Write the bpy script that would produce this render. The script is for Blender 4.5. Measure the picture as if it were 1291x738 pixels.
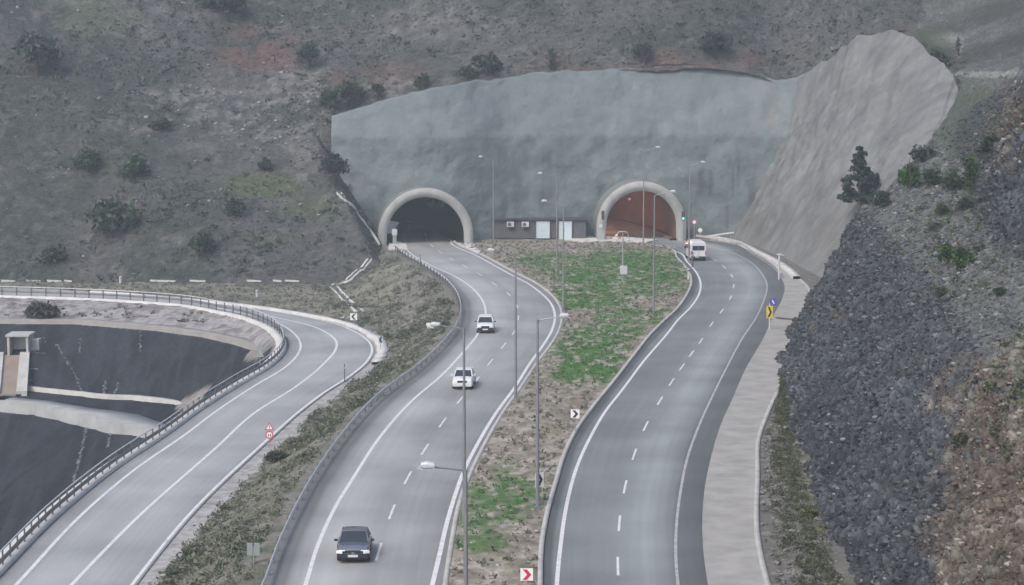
import bpy, bmesh, math, random
import numpy as np
from mathutils import Vector, Matrix
from mathutils.bvhtree import BVHTree

random.seed(7); RNG = np.random.default_rng(7)
for o in list(bpy.data.objects): bpy.data.objects.remove(o)
SC = bpy.context.scene; COL = SC.collection

# ------------------------------------------------------------------ camera
F, CX, CY, CH, HY = 2600.0, 645.5, 369.0, 26.0, 80.0     # focal length in photo pixels, centre, camera height, horizon row
TH = math.atan((CY - HY) / F); CT, ST = math.cos(TH), math.sin(TH)
cam = bpy.data.objects.new('camera', bpy.data.cameras.new('camera')); COL.objects.link(cam)
cam.location = (0, 0, CH); cam.rotation_euler = (math.pi/2 - TH, 0, 0)
cam.data.sensor_width = 36; cam.data.lens = F / 1291 * 36; cam.data.clip_start = 0.5; cam.data.clip_end = 3000
SC.camera = cam
# ------------------------------------------------------------------ light
W = bpy.data.worlds.new('World'); SC.world = W; W.use_nodes = True
wn = W.node_tree.nodes; wl = W.node_tree.links; wn.clear()
sky = wn.new('ShaderNodeTexSky'); sky.sky_type = 'NISHITA'; sky.sun_disc = False
SUN_EL, SUN_AZ = math.radians(48), math.radians(215)
sky.sun_elevation = SUN_EL; sky.sun_rotation = SUN_AZ; sky.air_density = 1.0; sky.dust_density = 3.5; sky.ozone_density = 1.2
bg = wn.new('ShaderNodeBackground'); bg.inputs[1].default_value = 0.135
wo = wn.new('ShaderNodeOutputWorld'); wl.new(sky.outputs[0], bg.inputs[0]); wl.new(bg.outputs[0], wo.inputs[0])
sl = bpy.data.lights.new('sun', 'SUN'); sl.energy = 1.0; sl.angle = math.radians(14); sl.color = (1, 0.93, 0.86)
so = bpy.data.objects.new('sun', sl); COL.objects.link(so)
sd = Vector((math.sin(SUN_AZ)*math.cos(SUN_EL), math.cos(SUN_AZ)*math.cos(SUN_EL), math.sin(SUN_EL)))
so.rotation_euler = sd.to_track_quat('Z', 'Y').to_euler(); so.location = (0, 0, 90)
SC.view_settings.view_transform = 'Standard'; SC.view_settings.look = 'None'
SC.view_settings.exposure = 0.70; SC.view_settings.gamma = 1
SC.render.engine = 'CYCLES'; SC.cycles.use_denoising = True
SC.cycles.max_bounces = 5; SC.cycles.diffuse_bounces = 3; SC.cycles.volume_bounces = 1
SC.cycles.glossy_bounces = 2; SC.cycles.transmission_bounces = 2; SC.cycles.transparent_max_bounces = 4
HAZE = 0.0005

# ------------------------------------------------------------------ projection helpers
def raydir(px, py):
    u, v = (px - CX) / F, (py - CY) / F
    return Vector((u, CT - v*ST, -ST - v*CT))
def gnd(px, py, z=0.0):
    d = raydir(px, py); t = (z - CH) / d.z
    return (d.x*t, d.y*t)
def atY(px, py, Y):
    d = raydir(px, py); t = Y / d.y
    return Vector((d.x*t, Y, CH + d.z*t))
def proj(X, Y, Z):
    zc = Y*CT + (CH - Z)*ST; yc = (CH - Z)*CT - Y*ST
    return CX + F*X/zc, CY + F*yc/zc
def pchip(xs, ys):
    xs = np.array(xs, float); ys = np.array(ys, float); i = np.argsort(xs); xs, ys = xs[i], ys[i]
    h = np.diff(xs); d = np.diff(ys)/h; m = np.zeros_like(xs)
    m[1:-1] = (d[:-1]*h[1:] + d[1:]*h[:-1])/(h[:-1]+h[1:]); m[0], m[-1] = d[0], d[-1]
    def f(q):
        q = np.asarray(q, float); k = np.clip(np.searchsorted(xs, q) - 1, 0, len(xs)-2)
        t = (q - xs[k])/h[k]; out = t < 0; o2 = t > 1
        r = ((1+2*t)*(1-t)**2*ys[k] + t*(1-t)**2*h[k]*m[k] + t*t*(3-2*t)*ys[k+1] + t*t*(t-1)*h[k]*m[k+1])
        r = np.where(out, ys[0] + m[0]*(q-xs[0]), r); r = np.where(o2, ys[-1] + m[-1]*(q-xs[-1]), r)
        return r
    return f
def curve(pix, z=0.0, extra=()):
    """pixel polyline on the plane z -> X as a smooth function of Y"""
    w = [gnd(a, b, z) for a, b in pix] + list(extra)
    return pchip([p[1] for p in w], [p[0] for p in w])

# ------------------------------------------------------------------ noise
def _h(i, j, k, s):
    n = (i*374761393 + j*668265263 + k*2147483647*3 + s*1274126177) & 0xffffffff
    n = ((n ^ (n >> 13))*1274126177) & 0xffffffff; n = n ^ (n >> 16)
    return (n & 0xffffff)/float(0xffffff)
def vn(x, y, z=0, s=0):
    x, y, z = np.broadcast_arrays(np.asarray(x, float), np.asarray(y, float), np.asarray(z, float))
    i, j, k = np.floor(x).astype(np.int64), np.floor(y).astype(np.int64), np.floor(z).astype(np.int64)
    u, v, w = x-i, y-j, z-k; u, v, w = [t*t*(3-2*t) for t in (u, v, w)]
    r = 0
    for a in (0, 1):
        for b in (0, 1):
            for c in (0, 1):
                r = r + _h(i+a, j+b, k+c, s)*(u if a else 1-u)*(v if b else 1-v)*(w if c else 1-w)
    return r*2-1
def fbm(x, y, z=0, o=4, s=0):
    r = 0; a = 1.0; t = 0
    for q in range(o):
        r = r + a*vn(np.asarray(x)*2**q, np.asarray(y)*2**q, np.asarray(z)*2**q, s+q*17); t += a; a *= .5
    return r/t
def worley(x, y, z, s=0):
    x, y, z = np.broadcast_arrays(np.asarray(x, float), np.asarray(y, float), np.asarray(z, float))
    i, j, k = np.floor(x).astype(np.int64), np.floor(y).astype(np.int64), np.floor(z).astype(np.int64)
    best = np.full(x.shape, 9.0); cell = np.zeros(x.shape); sec = np.full(x.shape, 9.0)
    for a in (-1, 0, 1):
        for b in (-1, 0, 1):
            for c in (-1, 0, 1):
                I, J, K = i+a, j+b, k+c
                d = np.sqrt((I+_h(I, J, K, s)-x)**2 + (J+_h(I, J, K, s+1)-y)**2 + (K+_h(I, J, K, s+2)-z)**2)
                m = d < best; sec = np.where(m, best, np.minimum(sec, d)); best = np.where(m, d, best)
                cell = np.where(m, _h(I, J, K, s+3), cell)
    return best, sec-best, cell

# ------------------------------------------------------------------ materials
MATS = {}
def nmat(name, cols, scale=1.0, rough=0.9, bump=0.0, bscale=None, metal=0.0, attr=None, detail=8, stretch=None, spec=0.3, coord='Object', lo=.3, hi=.7, kind='noise', bdist=.05):
    """noise-blended procedural material; attr = colour attribute whose value is the base colour"""
    m = bpy.data.materials.new(name); m.use_nodes = True; n = m.node_tree.nodes; l = m.node_tree.links
    b = n['Principled BSDF']; b.inputs['Roughness'].default_value = rough; b.inputs['Metallic'].default_value = metal
    b.inputs['Specular IOR Level'].default_value = spec
    tc = n.new('ShaderNodeTexCoord'); out = tc.outputs[coord]
    if stretch:
        mp = n.new('ShaderNodeMapping'); mp.inputs['Scale'].default_value = stretch; l.new(out, mp.inputs[0]); out = mp.outputs[0]
    t = n.new('ShaderNodeTexNoise'); t.inputs['Scale'].default_value = scale; t.inputs['Detail'].default_value = detail; t.inputs['Roughness'].default_value = .62
    l.new(out, t.inputs[0])
    r = n.new('ShaderNodeValToRGB'); e = r.color_ramp.elements
    k = len(cols)
    for q in range(k):
        p = lo + (hi-lo)*q/max(1, k-1)
        el = e[q] if q < 2 else e.new(p)
        el.position = p if k > 1 else q; el.color = (*cols[q], 1)
    if k == 1: e[1].color = (*cols[0], 1)
    l.new(t.outputs[0], r.inputs[0]); c = r.outputs[0]
    if attr:
        a = n.new('ShaderNodeAttribute'); a.attribute_name = attr
        mx = n.new('ShaderNodeMix'); mx.data_type = 'RGBA'; mx.blend_type = 'MULTIPLY'; mx.inputs[0].default_value = 1
        l.new(a.outputs[0], mx.inputs[6]); l.new(c, mx.inputs[7]); c = mx.outputs[2]
    l.new(c, b.inputs['Base Color'])
    if bump:
        if kind == 'rock':
            v = n.new('ShaderNodeTexVoronoi'); v.inputs['Scale'].default_value = bscale or scale*4
        else:
            v = n.new('ShaderNodeTexNoise'); v.inputs['Scale'].default_value = bscale or scale*4; v.inputs['Detail'].default_value = 6
        l.new(out, v.inputs[0]); bp = n.new('ShaderNodeBump'); bp.inputs['Strength'].default_value = bump; bp.inputs['Distance'].default_value = bdist
        l.new(v.outputs[0], bp.inputs['Height']); l.new(bp.outputs[0], b.inputs['Normal'])
    MATS[name] = m; return m
def flat(name, c, rough=.5, metal=0., var=.06, spec=.4, scale=3.0):
    return nmat(name, [tuple(max(0, v*(1-var)) for v in c), tuple(min(1, v*(1+var)) for v in c)], scale, rough, metal=metal, spec=spec, detail=3)
def emis(name, c, s):
    m = bpy.data.materials.new(name); m.use_nodes = True; b = m.node_tree.nodes['Principled BSDF']
    b.inputs['Base Color'].default_value = (*c, 1); b.inputs['Emission Color'].default_value = (*c, 1); b.inputs['Emission Strength'].default_value = s
    return m
G3 = lambda v: (v, v, v)
ATTR1 = [(.72, .72, .72), (1, 1, 1), (1.28, 1.28, 1.28)]
M_terrain = nmat('terrain', [(.62,)*3, (1,)*3, (1.42,)*3], 1.5, .95, 1.0, 3.5, attr='col', spec=.1, bdist=.35, lo=.3, hi=.7)
M_bank = nmat('bank', ATTR1, 1.6, .95, .8, 5, attr='col', spec=.1, bdist=.15)
M_rock = nmat('rock', [(.5,)*3, (1,)*3, (1.6,)*3], 2.6, .88, .9, 7.0, attr='col', spec=.2, bdist=.12, lo=.32, hi=.68)
M_leaf = nmat('leaf', [(.62,.68,.72), (.95,1.05,1.05)], .9, .85, attr='col', spec=.15)
M_stone = nmat('stone', [(.7,)*3, (1.25,)*3], 2.0, .9, attr='col', spec=.2)
M_shot = nmat('shotcrete', [(.84,)*3, (1,)*3, (1.12,)*3], .35, .92, .7, 1.3, attr='col', spec=.2, bdist=.25)
M_conc = nmat('concrete', [(.34, .34, .33), (.43, .43, .41), (.5, .49, .47)], .8, .9, .3, 9)
M_concw = nmat('pale_concrete', [(.46, .46, .44), (.58, .57, .55), (.66, .65, .63)], .7, .9, .3, 7)
M_apron = nmat('apron_concrete', [(.26, .255, .24), (.33, .322, .302), (.39, .38, .355)], .5, .93, .5, 6)
M_ring = nmat('portal_concrete', [(.27, .28, .27), (.36, .37, .36), (.43, .43, .42)], .5, .9, .2, 5, stretch=(1, 1, .5))
M_galv = flat('galvanised', (.42, .43, .44), .45, .6, .12)
M_rail = flat('rail_steel', (.62, .63, .64), .5, .15, .12); M_raild = flat('weathered_rail', (.22, .225, .23), .6, .3, .15)
M_post = flat('post_steel', (.12, .12, .125), .6, .3)
M_pole = flat('pole_steel', (.27, .28, .29), .5, .5, .1)
M_head = flat('lamp_head', (.56, .575, .59), .4, .1)
M_lens = flat('lamp_lens', (.55, .57, .58), .15)
M_white = flat('white_paint', (.72, .73, .74), .3)
M_skylit = flat('skylit_paint', (.16, .175, .21), .14, .35); M_darkpaint = flat('dark_paint', (.022, .025, .038), .4); M_skylit.node_tree.nodes['Principled BSDF'].inputs['Coat Weight'].default_value = 1  # lighter body tone paints in reflected sky; dark tone for front and sides
M_black = flat('black_plastic', (.02, .021, .024), .5)
M_glass = flat('dark_glass', (.022, .03, .04), .08, 0, .05, .8)
M_tyre = flat('tyre', (.018, .018, .018), .9)
M_rim = flat('rim', (.3, .3, .31), .35, .7)
M_lampg = flat('headlight_glass', (.75, .78, .8), .12)
M_red = flat('red', (.45, .02, .02), .35)
M_redp = flat('sign_red', (.55, .03, .07), .5)
M_signw = flat('sign_white', (.8, .8, .8), .5)
M_signk = flat('sign_black', (.025, .025, .03), .5)
M_signy = flat('sign_yellow', (.62, .48, .03), .5)
M_signb = flat('sign_blue', (.09, .08, .38), .5)
M_signback = flat('sign_back', (.33, .37, .37), .5, .4)
M_plate = flat('plate', (.6, .62, .64), .4)
M_facade = nmat('facade', [(.085, .09, .097), (.12, .125, .13)], .6, .8, .2, 8)
M_doorp = flat('door_paint', (.55, .65, .70), .4)
M_ac = flat('ac_white', (.55, .56, .56), .5)
M_line = nmat('road_paint', [(.42, .42, .43), (.62, .62, .63), (.72, .72, .72)], 2.2, .6, lo=.25, hi=.6)
M_green_l = emis('green_signal', (.1, .9, .5), 2.0)
M_tunlamp = emis('tunnel_lamp', (1, .5, .25), .9)
M_tunred = emis('tunnel_signal', (.8, .2, .2), .5)
M_collar = nmat('collar_concrete', [(.15, .17, .172), (.21, .23, .232)], .4, .9, .3, 4)
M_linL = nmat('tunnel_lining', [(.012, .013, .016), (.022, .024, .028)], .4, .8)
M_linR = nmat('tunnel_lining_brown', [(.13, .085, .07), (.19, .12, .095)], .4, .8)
M_glow = flat('orange', (.42, .2, .12), .5)  # stands in for warm tunnel light on the barrier board
M_rust = nmat('rusty_channel', [(.22, .18, .15), (.31, .26, .215)], .6, .9)

# ------------------------------------------------------------------ object helpers
def prop(o, label=None, cat=None, group=None, kind=None):
    if label: o['label'] = label
    if cat: o['category'] = cat
    if group: o['group'] = group
    if kind: o['kind'] = kind
    return o
def empty(name, loc, rz=0, label=None, cat=None, group=None):
    o = bpy.data.objects.new(name, None); COL.objects.link(o); o.location = loc; o.rotation_euler = (0, 0, rz); o.empty_display_size = .3
    return prop(o, label, cat, group)
def npmesh(name, V, Q, mat, col=None, uv=None, smooth=False, parent=None):
    V = np.asarray(V, np.float32).reshape(-1, 3); Q = np.asarray(Q, np.int32); k = Q.shape[1]
    me = bpy.data.meshes.new(name); me.vertices.add(len(V)); me.vertices.foreach_set('co', V.ravel())
    me.loops.add(Q.size); me.loops.foreach_set('vertex_index', Q.ravel())
    me.polygons.add(len(Q)); me.polygons.foreach_set('loop_start', np.arange(0, Q.size, k, dtype=np.int32))
    me.polygons.foreach_set('loop_total', np.full(len(Q), k, np.int32))
    if smooth: me.polygons.foreach_set('use_smooth', np.ones(len(Q), bool))
    me.update(calc_edges=True); me.validate()
    if col is not None:
        a = me.color_attributes.new('col', 'FLOAT_COLOR', 'POINT'); c = np.ones((len(V), 4), np.float32); c[:, :3] = col
        a.data.foreach_set('color', c.ravel())
    if uv is not None:
        u = me.uv_layers.new(name='UVMap'); u.data.foreach_set('uv', np.asarray(uv, np.float32)[Q.ravel()].ravel())
    me.materials.append(mat)
    o = bpy.data.objects.new(name, me); COL.objects.link(o)
    if parent: o.parent = parent
    return o
def gridQ(nr, nc, keep=None):
    i, j = np.meshgrid(np.arange(nr-1), np.arange(nc-1), indexing='ij')
    a = (i*nc+j); Q = np.stack([a, a+1, a+nc+1, a+nc], -1).reshape(-1, 4)
    if keep is not None: Q = Q[keep.reshape(-1)]
    return Q
def bmobj(name, bm, mat, parent=None, smooth=False, bevel=0):
    me = bpy.data.meshes.new(name); bmesh.ops.recalc_face_normals(bm, faces=bm.faces); bm.to_mesh(me); bm.free()
    if smooth:
        for p in me.polygons: p.use_smooth = True
    me.materials.append(mat); o = bpy.data.objects.new(name, me); COL.objects.link(o)
    if parent: o.parent = parent
    if bevel:
        md = o.modifiers.new('bevel', 'BEVEL'); md.width = bevel; md.segments = 2; md.limit_method = 'ANGLE'
    return o
def bx(bm, c, s, rot=None):
    m = Matrix.Translation(c) @ (rot if rot else Matrix()) @ Matrix.Diagonal((*s, 1))
    bmesh.ops.create_cube(bm, size=1, matrix=m)
def tube(bm, pts, radii, seg=8, cap=True):
    pts = [Vector(p) for p in pts]; rings = []
    if not hasattr(radii, '__len__'): radii = [radii]*len(pts)
    for i, p in enumerate(pts):
        d = (pts[min(i+1, len(pts)-1)] - pts[max(i-1, 0)]).normalized()
        a = Vector((0, 0, 1)) if abs(d.z) < .9 else Vector((1, 0, 0))
        u = d.cross(a).normalized(); v = d.cross(u)
        rings.append([bm.verts.new(p + (u*math.cos(t)+v*math.sin(t))*radii[i]) for t in [2*math.pi*q/seg for q in range(seg)]])
    for a, b in zip(rings, rings[1:]):
        for q in range(seg): bm.faces.new((a[q], a[(q+1) % seg], b[(q+1) % seg], b[q]))
    if cap: bm.faces.new(rings[0][::-1]); bm.faces.new(rings[-1])
def prism(bm, poly, y0, y1):
    """polygon in xz extruded along y"""
    a = [bm.verts.new((x, y0, z)) for x, z in poly]; b = [bm.verts.new((x, y1, z)) for x, z in poly]
    n = len(poly); bm.faces.new(a); bm.faces.new(b[::-1])
    for i in range(n): bm.faces.new((a[i], b[i], b[(i+1) % n], a[(i+1) % n]))
def copytree(o, parent=None):
    c = o.copy(); COL.objects.link(c)
    if parent: c.parent = parent
    for ch in list(o.children): copytree(ch, c)
    return c

# ------------------------------------------------------------------ plan curves read off the photograph
GL = curve([(329,738),(347,690),(376,630),(421,560),(471,503),(530,458),(561,428),(577,403),(578,381),(562,355),(532,334),(505,318)], 0.4, [(-17.6, 296), (-18.2, 310), (-18.2, 370), (-14.0, 60)])
L1 = curve([(385,738),(400,690),(420,645),(447,600),(480,550),(520,505),(555,475),(585,443),(600,425),(612,400),(610,383),(598,366),(576,350),(542,334),(515,317)], 0, [(-15.6, 300), (-15.9, 370), (-10.6, 60)])
LC = curve([(477.5,696),(494,645.6),(514,602.6),(535.8,566.6),(558,533),(580.5,504),(600.5,480),(618,457),(635,436),(648,419),(653.6,401),(652,386),(640,370),(623,358),(604.6,346),(586,336)], 0, [(-12.2, 300), (-12.4, 370), (-7.2, 60)])
L2 = curve([(545,738),(554,700),(563,661),(572,630),(584,596),(602,560),(624,523),(648,490),(669,457),(685,435),(696,416),(699.5,398),(694,382),(680.6,368.6),(666,358),(647,348),(599.5,322),(569,307)], 0, [(-8.8, 310), (-8.8, 370), (-4.0, 60)])
KL = curve([(558.6,738),(566,690),(578,632),(590,601),(610,560),(631,524),(656,488),(677,457),(693,436),(704,416),(707,398),(702,382),(688,367),(672,356),(652,346),(605,321),(574,307)], 0, [(-8.1, 310), (-8.1, 370), (-3.2, 60)])
KR = curve([(684,738),(685.5,690),(692.5,648),(703,610),(715,571),(729,543),(752,511),(773,485),(800,450),(824,420),(838,406),(855,390),(868,371),(873,356),(868,341),(855,326),(838,312)], 0, [(14.2, 305), (13.6, 330), (13.6, 370), (2.0, 60)])
R1 = curve([(702,738),(706.5,690),(715,634),(727.5,588.5),(745,550),(766,515),(780,497.5),(812,455),(842,420),(853.5,405),(872,386),(882,369),(883,356),(878,344),(866.7,331),(852,317)], 0, [(15.3, 305), (14.6, 330), (14.6, 370), (2.7, 60)])
RC = curve([(779,714),(780.8,660),(788,614),(799.7,573),(814,537.5),(832,505.6),(848,480),(872,446),(883.7,430),(897,409),(910,392.5),(921,375.6),(925,361),(922.7,348),(912,336),(893,324)], 0, [(21.0, 300), (18.6, 318), (18.3, 370), (6.0, 60)])
R2 = curve([(855,738),(852,700),(853,660),(858,620),(866,580),(880,540),(898,500),(918,460),(934,430),(953.5,400),(963,379),(967,360),(961,346),(950,333.5),(935,324),(912,315)], 0, [(24.2, 305), (21.9, 325), (21.9, 370), (9.0, 60)])
RE = curve([(892,738),(885,678),(887,623.5),(897,573),(910,532),(921,508),(940,465),(960.5,430),(974.6,399),(985,379),(989,362),(984,350),(976,340),(966,332),(950,322.5),(915,307)], 0, [(27.0, 306), (23.2, 330), (23.2, 370), (10.5, 60)])
AP = curve([(970,738),(958,684.5),(957,600),(958,556),(968.5,525),(985,488),(1003,440),(1012,400),(1019,362),(1008,352),(996,341),(978,330),(960,321),(922,305)], 0, [(30.0, 308), (30.0, 330), (13.0, 60)])
ZL = -3.0
A1 = curve([(20,738),(101.6,650.6),(169,593),(237,545.6),(270.7,520),(322,486),(358.5,464),(374,449),(379,436),(373,423),(350,408),(300,394),(200,381),(100,376),(0,373)], ZL, [(-150, 272), (-28.2, 60)])
AC = curve([(90,738),(169,657),(271,566),(322,520),(371,489),(410,457),(423,441),(424,431),(414,421),(395,412),(350,401),(300,392),(200,380),(100,371),(0,367)], ZL, [(-150, 275), (-24.0, 60)])
A2 = curve([(166,738),(237,650.6),(332,559),(375.6,520),(407,496),(444,472),(463,455),(469,441),(462,428),(444,417),(425,409),(373,397.5),(305,387),(203,376.5),(102,368.5),(0,363.5)], ZL, [(-150, 279), (-20.4, 60)])

# crest of the dark dam slope, as a plan polyline
crest = np.array([gnd(a, b, -4.3) for a, b in [(-700,408),(-300,402),(0,404),(100,405),(200,413),(260,421),(300,430),(325,438),(340,447)]])
crest = np.vstack([crest, [(-18, 207), (-4, 188), (30, 140)]])
def dist_poly(X, Y, P):
    best = np.full(X.shape, 1e9); side = np.zeros(X.shape)
    for (ax, ay), (bx_, by) in zip(P[:-1], P[1:]):
        dx, dy = bx_-ax, by-ay; t = np.clip(((X-ax)*dx+(Y-ay)*dy)/(dx*dx+dy*dy), 0, 1)
        d = np.hypot(X-ax-t*dx, Y-ay-t*dy); m = d < best; best = np.where(m, d, best)
        side = np.where(m, (X-ax)*dy-(Y-ay)*dx, side)
    return best*np.sign(side)                                    # positive on the camera side of the crest
def sm(a, b, x): t = np.clip((x-a)/(b-a), 0, 1); return t*t*(3-2*t)
DAMP = ([-60, -7, 0, 11, 12, 18.0, 18.6, 120], [-3.1, -3.1, -4.3, -10.6, -10.8, -11.0, -11.8, -70])
DWARP = lambda X: 4.5*sm(-48, -35, X)
def damz(X, Y):
    d = dist_poly(X, Y, crest)
    return np.interp(d + DWARP(X)*sm(3, 9, d), *DAMP)
def basez(X, Y):
    hl, lr, ll = GL(Y)-.3, A2(Y)+1.6, A1(Y)-1.6
    w = np.clip(hl-lr, 2.5, 9.5)
    z = np.where(X > hl, -.06, np.where(X > lr, ZL*sm(0, 1, (hl-X)/w), ZL-.08))
    z = np.where((X < hl) & (X > lr), z + .18*fbm(X*.5, Y*.5, 0, 3, 5)*sm(0, 2, hl-X)*sm(0, 1, X-lr), z)
    emb = ZL-.08 - np.clip(ll-X-1.2, 0, 100)*(.75+1.3*(1-sm(205, 218, Y)))
    d = np.maximum(damz(X, Y), emb)
    z = np.where(X < ll, d, z)
    return z
def patch_mask(X, Y, Z, ells):
    px, py = proj(X, Y, Z); m = np.zeros(np.shape(X))
    wob = 1+.35*fbm(X*.25, Y*.25, 0, 3, 91)
    for (cx, cy, rx, ry, k) in ells:
        d = np.sqrt(((px-cx)/rx)**2 + ((py-cy)/ry)**2)*wob
        m = np.maximum(m, k*(1-sm(.6, 1.15, d)))
    return m
def mixc(c, d, m): return c*(1-m[..., None]) + np.array(d)*m[..., None]

# ---- ground: base sheet and the near terrain
bm = bmesh.new(); bmesh.ops.create_grid(bm, x_segments=4, y_segments=4, size=600, matrix=Matrix.Translation((0, 420, -75)))
prop(bmobj('ground', bm, nmat('far_ground', [(.1, .1, .08), (.14, .13, .1)], .05)), 'wide valley floor beneath the slopes', kind='structure')
xs = np.concatenate([np.arange(-170, -75, 2.5), np.arange(-75, 8, .45), np.arange(8, 62, 2.0)]); ys = np.concatenate([np.arange(55, 96, 2.0), np.arange(96, 276, .55), np.arange(276, 318, 1.5)])
X, Y = np.meshgrid(xs, ys); Z = basez(X, Y)
n1 = fbm(X*.35, Y*.35, 0, 4, 3); n2 = fbm(X*1.3, Y*1.3, 0, 3, 9)
d = dist_poly(X, Y, crest)
C = np.zeros(X.shape+(3,)) + np.array((.175, .165, .135))
C = mixc(C, (.105, .115, .075), sm(-.1, .35, n1)*.8); C = mixc(C, (.26, .225, .165), sm(.1, .5, n2)*.6)
far = (Y > 235) & (X < -14); C = np.where(far[..., None], mixc(np.zeros(X.shape+(3,))+np.array((.2, .19, .14)), (.13, .13, .095), sm(-.2, .4, n1)), C)
left = X < A1(Y)-1.6
sand = mixc(np.zeros(X.shape+(3,))+np.array((.30, .285, .255)), (.17, .155, .135), sm(-.05, .35, n2+.5*n1))
C = np.where(left[..., None], sand, C)
emb = ZL-.08 - np.clip(A1(Y)-1.6-X-1.2, 0, 100)*(.75+1.3*(1-sm(205, 218, Y)))
dark = left & (d > .3) & ((damz(X, Y) > emb-.05) | ((Y < 214) & (X < A1(Y)-3.0)))
dk = mixc(np.zeros(X.shape+(3,))+np.array((.042, .044, .048)), (.065, .066, .070), sm(-.2, .4, n1)); 
dk = mixc(dk, (.085, .088, .092), sm(.0, .5, fbm(X*1.4+Y*.1, Y*.12, 0, 3, 15))*.7); dk = mixc(dk, (.10, .085, .07), sm(.35, .7, n2)*.5*(1-sm(2, 8, emb+20-damz(X, Y)*0-emb)))
C = np.where(dark[..., None], dk, C)
near = left & ~dark & (d > .3); C = np.where(near[..., None], mixc(C, (.15, .12, .09), np.full(X.shape, .5)), C)
verge = (X > A2(Y)-.2) & (X < A2(Y)+1.9+.5*n2); C = np.where(verge[..., None], mixc(np.zeros(X.shape+(3,))+np.array((.36, .345, .31)), (.25, .235, .2), sm(-.2, .5, n2)), C)
Z = Z + np.where(left, .12*n2*(d < 0), 0)
C = np.where(dark[..., None], C*np.array((.52,.58,.66)), C*np.array((1.08,1.11,1.22)))
terrain = prop(npmesh('embankment', np.stack([X, Y, Z], -1), gridQ(len(ys), len(xs)), M_bank, C.reshape(-1, 3), smooth=True), 'grassy roadside embankments and sandy banks', kind='structure')

# ---- hill behind
YT = 314.0
Tx = pchip([-400, -120, -60, -36, -26, -18, -9, 6, 22, 33, 42, 50, 56, 66, 80, 110, 260], [60, 34, 21, 17.6, 18.2, 20.5, 22.4, 24.3, 25.3, 25.2, 23.4, 27.5, 30.5, 31.5, 38, 60, 120])
def hillz(X, Y):
    foot = 272 + 1.5*np.sin(X*.08)
    T = Tx(X); a = -3 + (T+3)*(Y-foot)/(YT-foot)
    up = T + .56*(Y-YT)
    z = np.where(Y < YT, a, up)
    amp = sm(foot, foot+12, Y)
    z = z + amp*(2.2*fbm(X*.045, Y*.045, 0, 3, 21)*sm(YT-2, YT+12, np.where(X > -27, Y, YT+20)) + .55*fbm(X*.25, Y*.25, 0, 3, 22) + .16*fbm(X*1.1, Y*1.1, 0, 2, 23))
    lim = np.maximum(-.6, (-18.6-X)*1.45) + .3*fbm(X*.5, Y*.5, 0, 2, 8)
    z = np.where((Y < YT-5) & (X > -40), np.minimum(z, lim + 200*(Y > YT-5)), z)
    return z
xs = np.concatenate([np.arange(-300, -100, 5.0), np.arange(-100, 90, .6), np.arange(90, 260, 5.0)]); ys = np.concatenate([np.arange(262, 362, .6), np.arange(362, 640, 6.0)])
X, Y = np.meshgrid(xs, ys); Z = hillz(X, Y)
n1 = fbm(X*.09, Y*.09, 0, 4, 31); n2 = fbm(X*.7, Y*.7, 0, 3, 33); n3 = fbm(X*.3, Y*.3, 0, 3, 35)
C = np.zeros(X.shape+(3,)) + np.array((.125, .12, .105))
C = mixc(C, (.08, .088, .07), sm(-.15, .3, n1)*.9); C = mixc(C, (.2, .185, .16), sm(.1, .5, n2)*.55)
C = mixc(C, (.19, .115, .09), patch_mask(X, Y, Z, [(340,70,70,28,.8),(850,75,150,14,.8),(300,48,60,20,.6),(760,80,120,12,.7),(470,95,80,22,.5),(1180,60,60,40,.5)])*sm(-.3, .4, n3))
C = mixc(C, (.27, .25, .225), patch_mask(X, Y, Z, [(250,130,90,22,.8),(370,110,50,35,.8),(200,150,60,18,.6),(330,165,90,30,.6),(120,20,110,25,.35),(560,30,120,20,.4),(395,190,30,60,.5),(500,110,60,14,.5)])*sm(-.25, .3, n2))
C = mixc(C, (.13, .15, .07), patch_mask(X, Y, Z, [(330,235,60,18,.8),(395,265,50,15,.5),(340,300,40,10,.4),(120,25,60,25,.4)]))
kc = np.ones((len(ys)-1, len(xs)-1), bool); xm = (xs[:-1]+xs[1:])/2; ym = (ys[:-1]+ys[1:])/2; XM, YM = np.meshgrid(xm, ym)
kc &= ~((XM > -18) & (XM < 60) & (YM < YT-.5)); kc &= ~((XM > -25.5) & (XM < 60) & (YM > YT-6.5) & (YM < YT-.5))
C = C*np.array((.70,.745,.80))*(1+.35*fbm(X*1.6, Y*1.6, 0, 2, 37)[..., None])
hill = prop(npmesh('hill', np.stack([X, Y, Z], -1), gridQ(len(ys), len(xs), kc), M_terrain, C.reshape(-1, 3), smooth=True), 'scrub covered hillside rising behind the tunnels', kind='structure')

# ---- right-hand cut slope: control rows (Y, then X,Z of six columns)
ROWS = [(60, (13.5,0),(21,7.5),(26,10),(31,12),(39,20),(60,32)),
 (103, (17,-.1),(24.3,9.2),(29,11.5),(34,14),(42,23),(65,40)),
 (120, (17.9,-.1),(26.6,9.5),(31,11.2),(35,13),(42,23),(68,44)),
 (141, (19.9,-.1),(29,10.0),(31.9,11.9),(34.6,12.9),(41,24),(66,44)),
 (170, (22.4,-.1),(31.7,10.3),(35.6,12.2),(38.5,13.5),(41.8,23),(62,44)),
 (200, (27.6,-.1),(33.4,11.4),(38.8,13.9),(44.5,15.5),(48.5,24),(72,46)),
 (225, (34.5,-.1),(39.5,10),(43,14.0),(48.5,16.8),(53,22),(76,46)),
 (250, (38,-.1),(46,11.4),(49.5,15),(54,19.6),(59,23.5),(86,48)),
 (268, (44,2),(53.5,14.4),(56,20.5),(58.5,24.0),(66.5,25.0),(92,50)),
 (290, (53,15),(56,24.5),(58.5,27.5),(63,26.6),(70,29),(97,55)),
 (312, (54,24),(57,29),(60,30.5),(66,32),(78,38),(108,59)),
 (330, (54,34),(58,37),(62,39),(68,41),(80,47),(110,68))]
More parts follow.
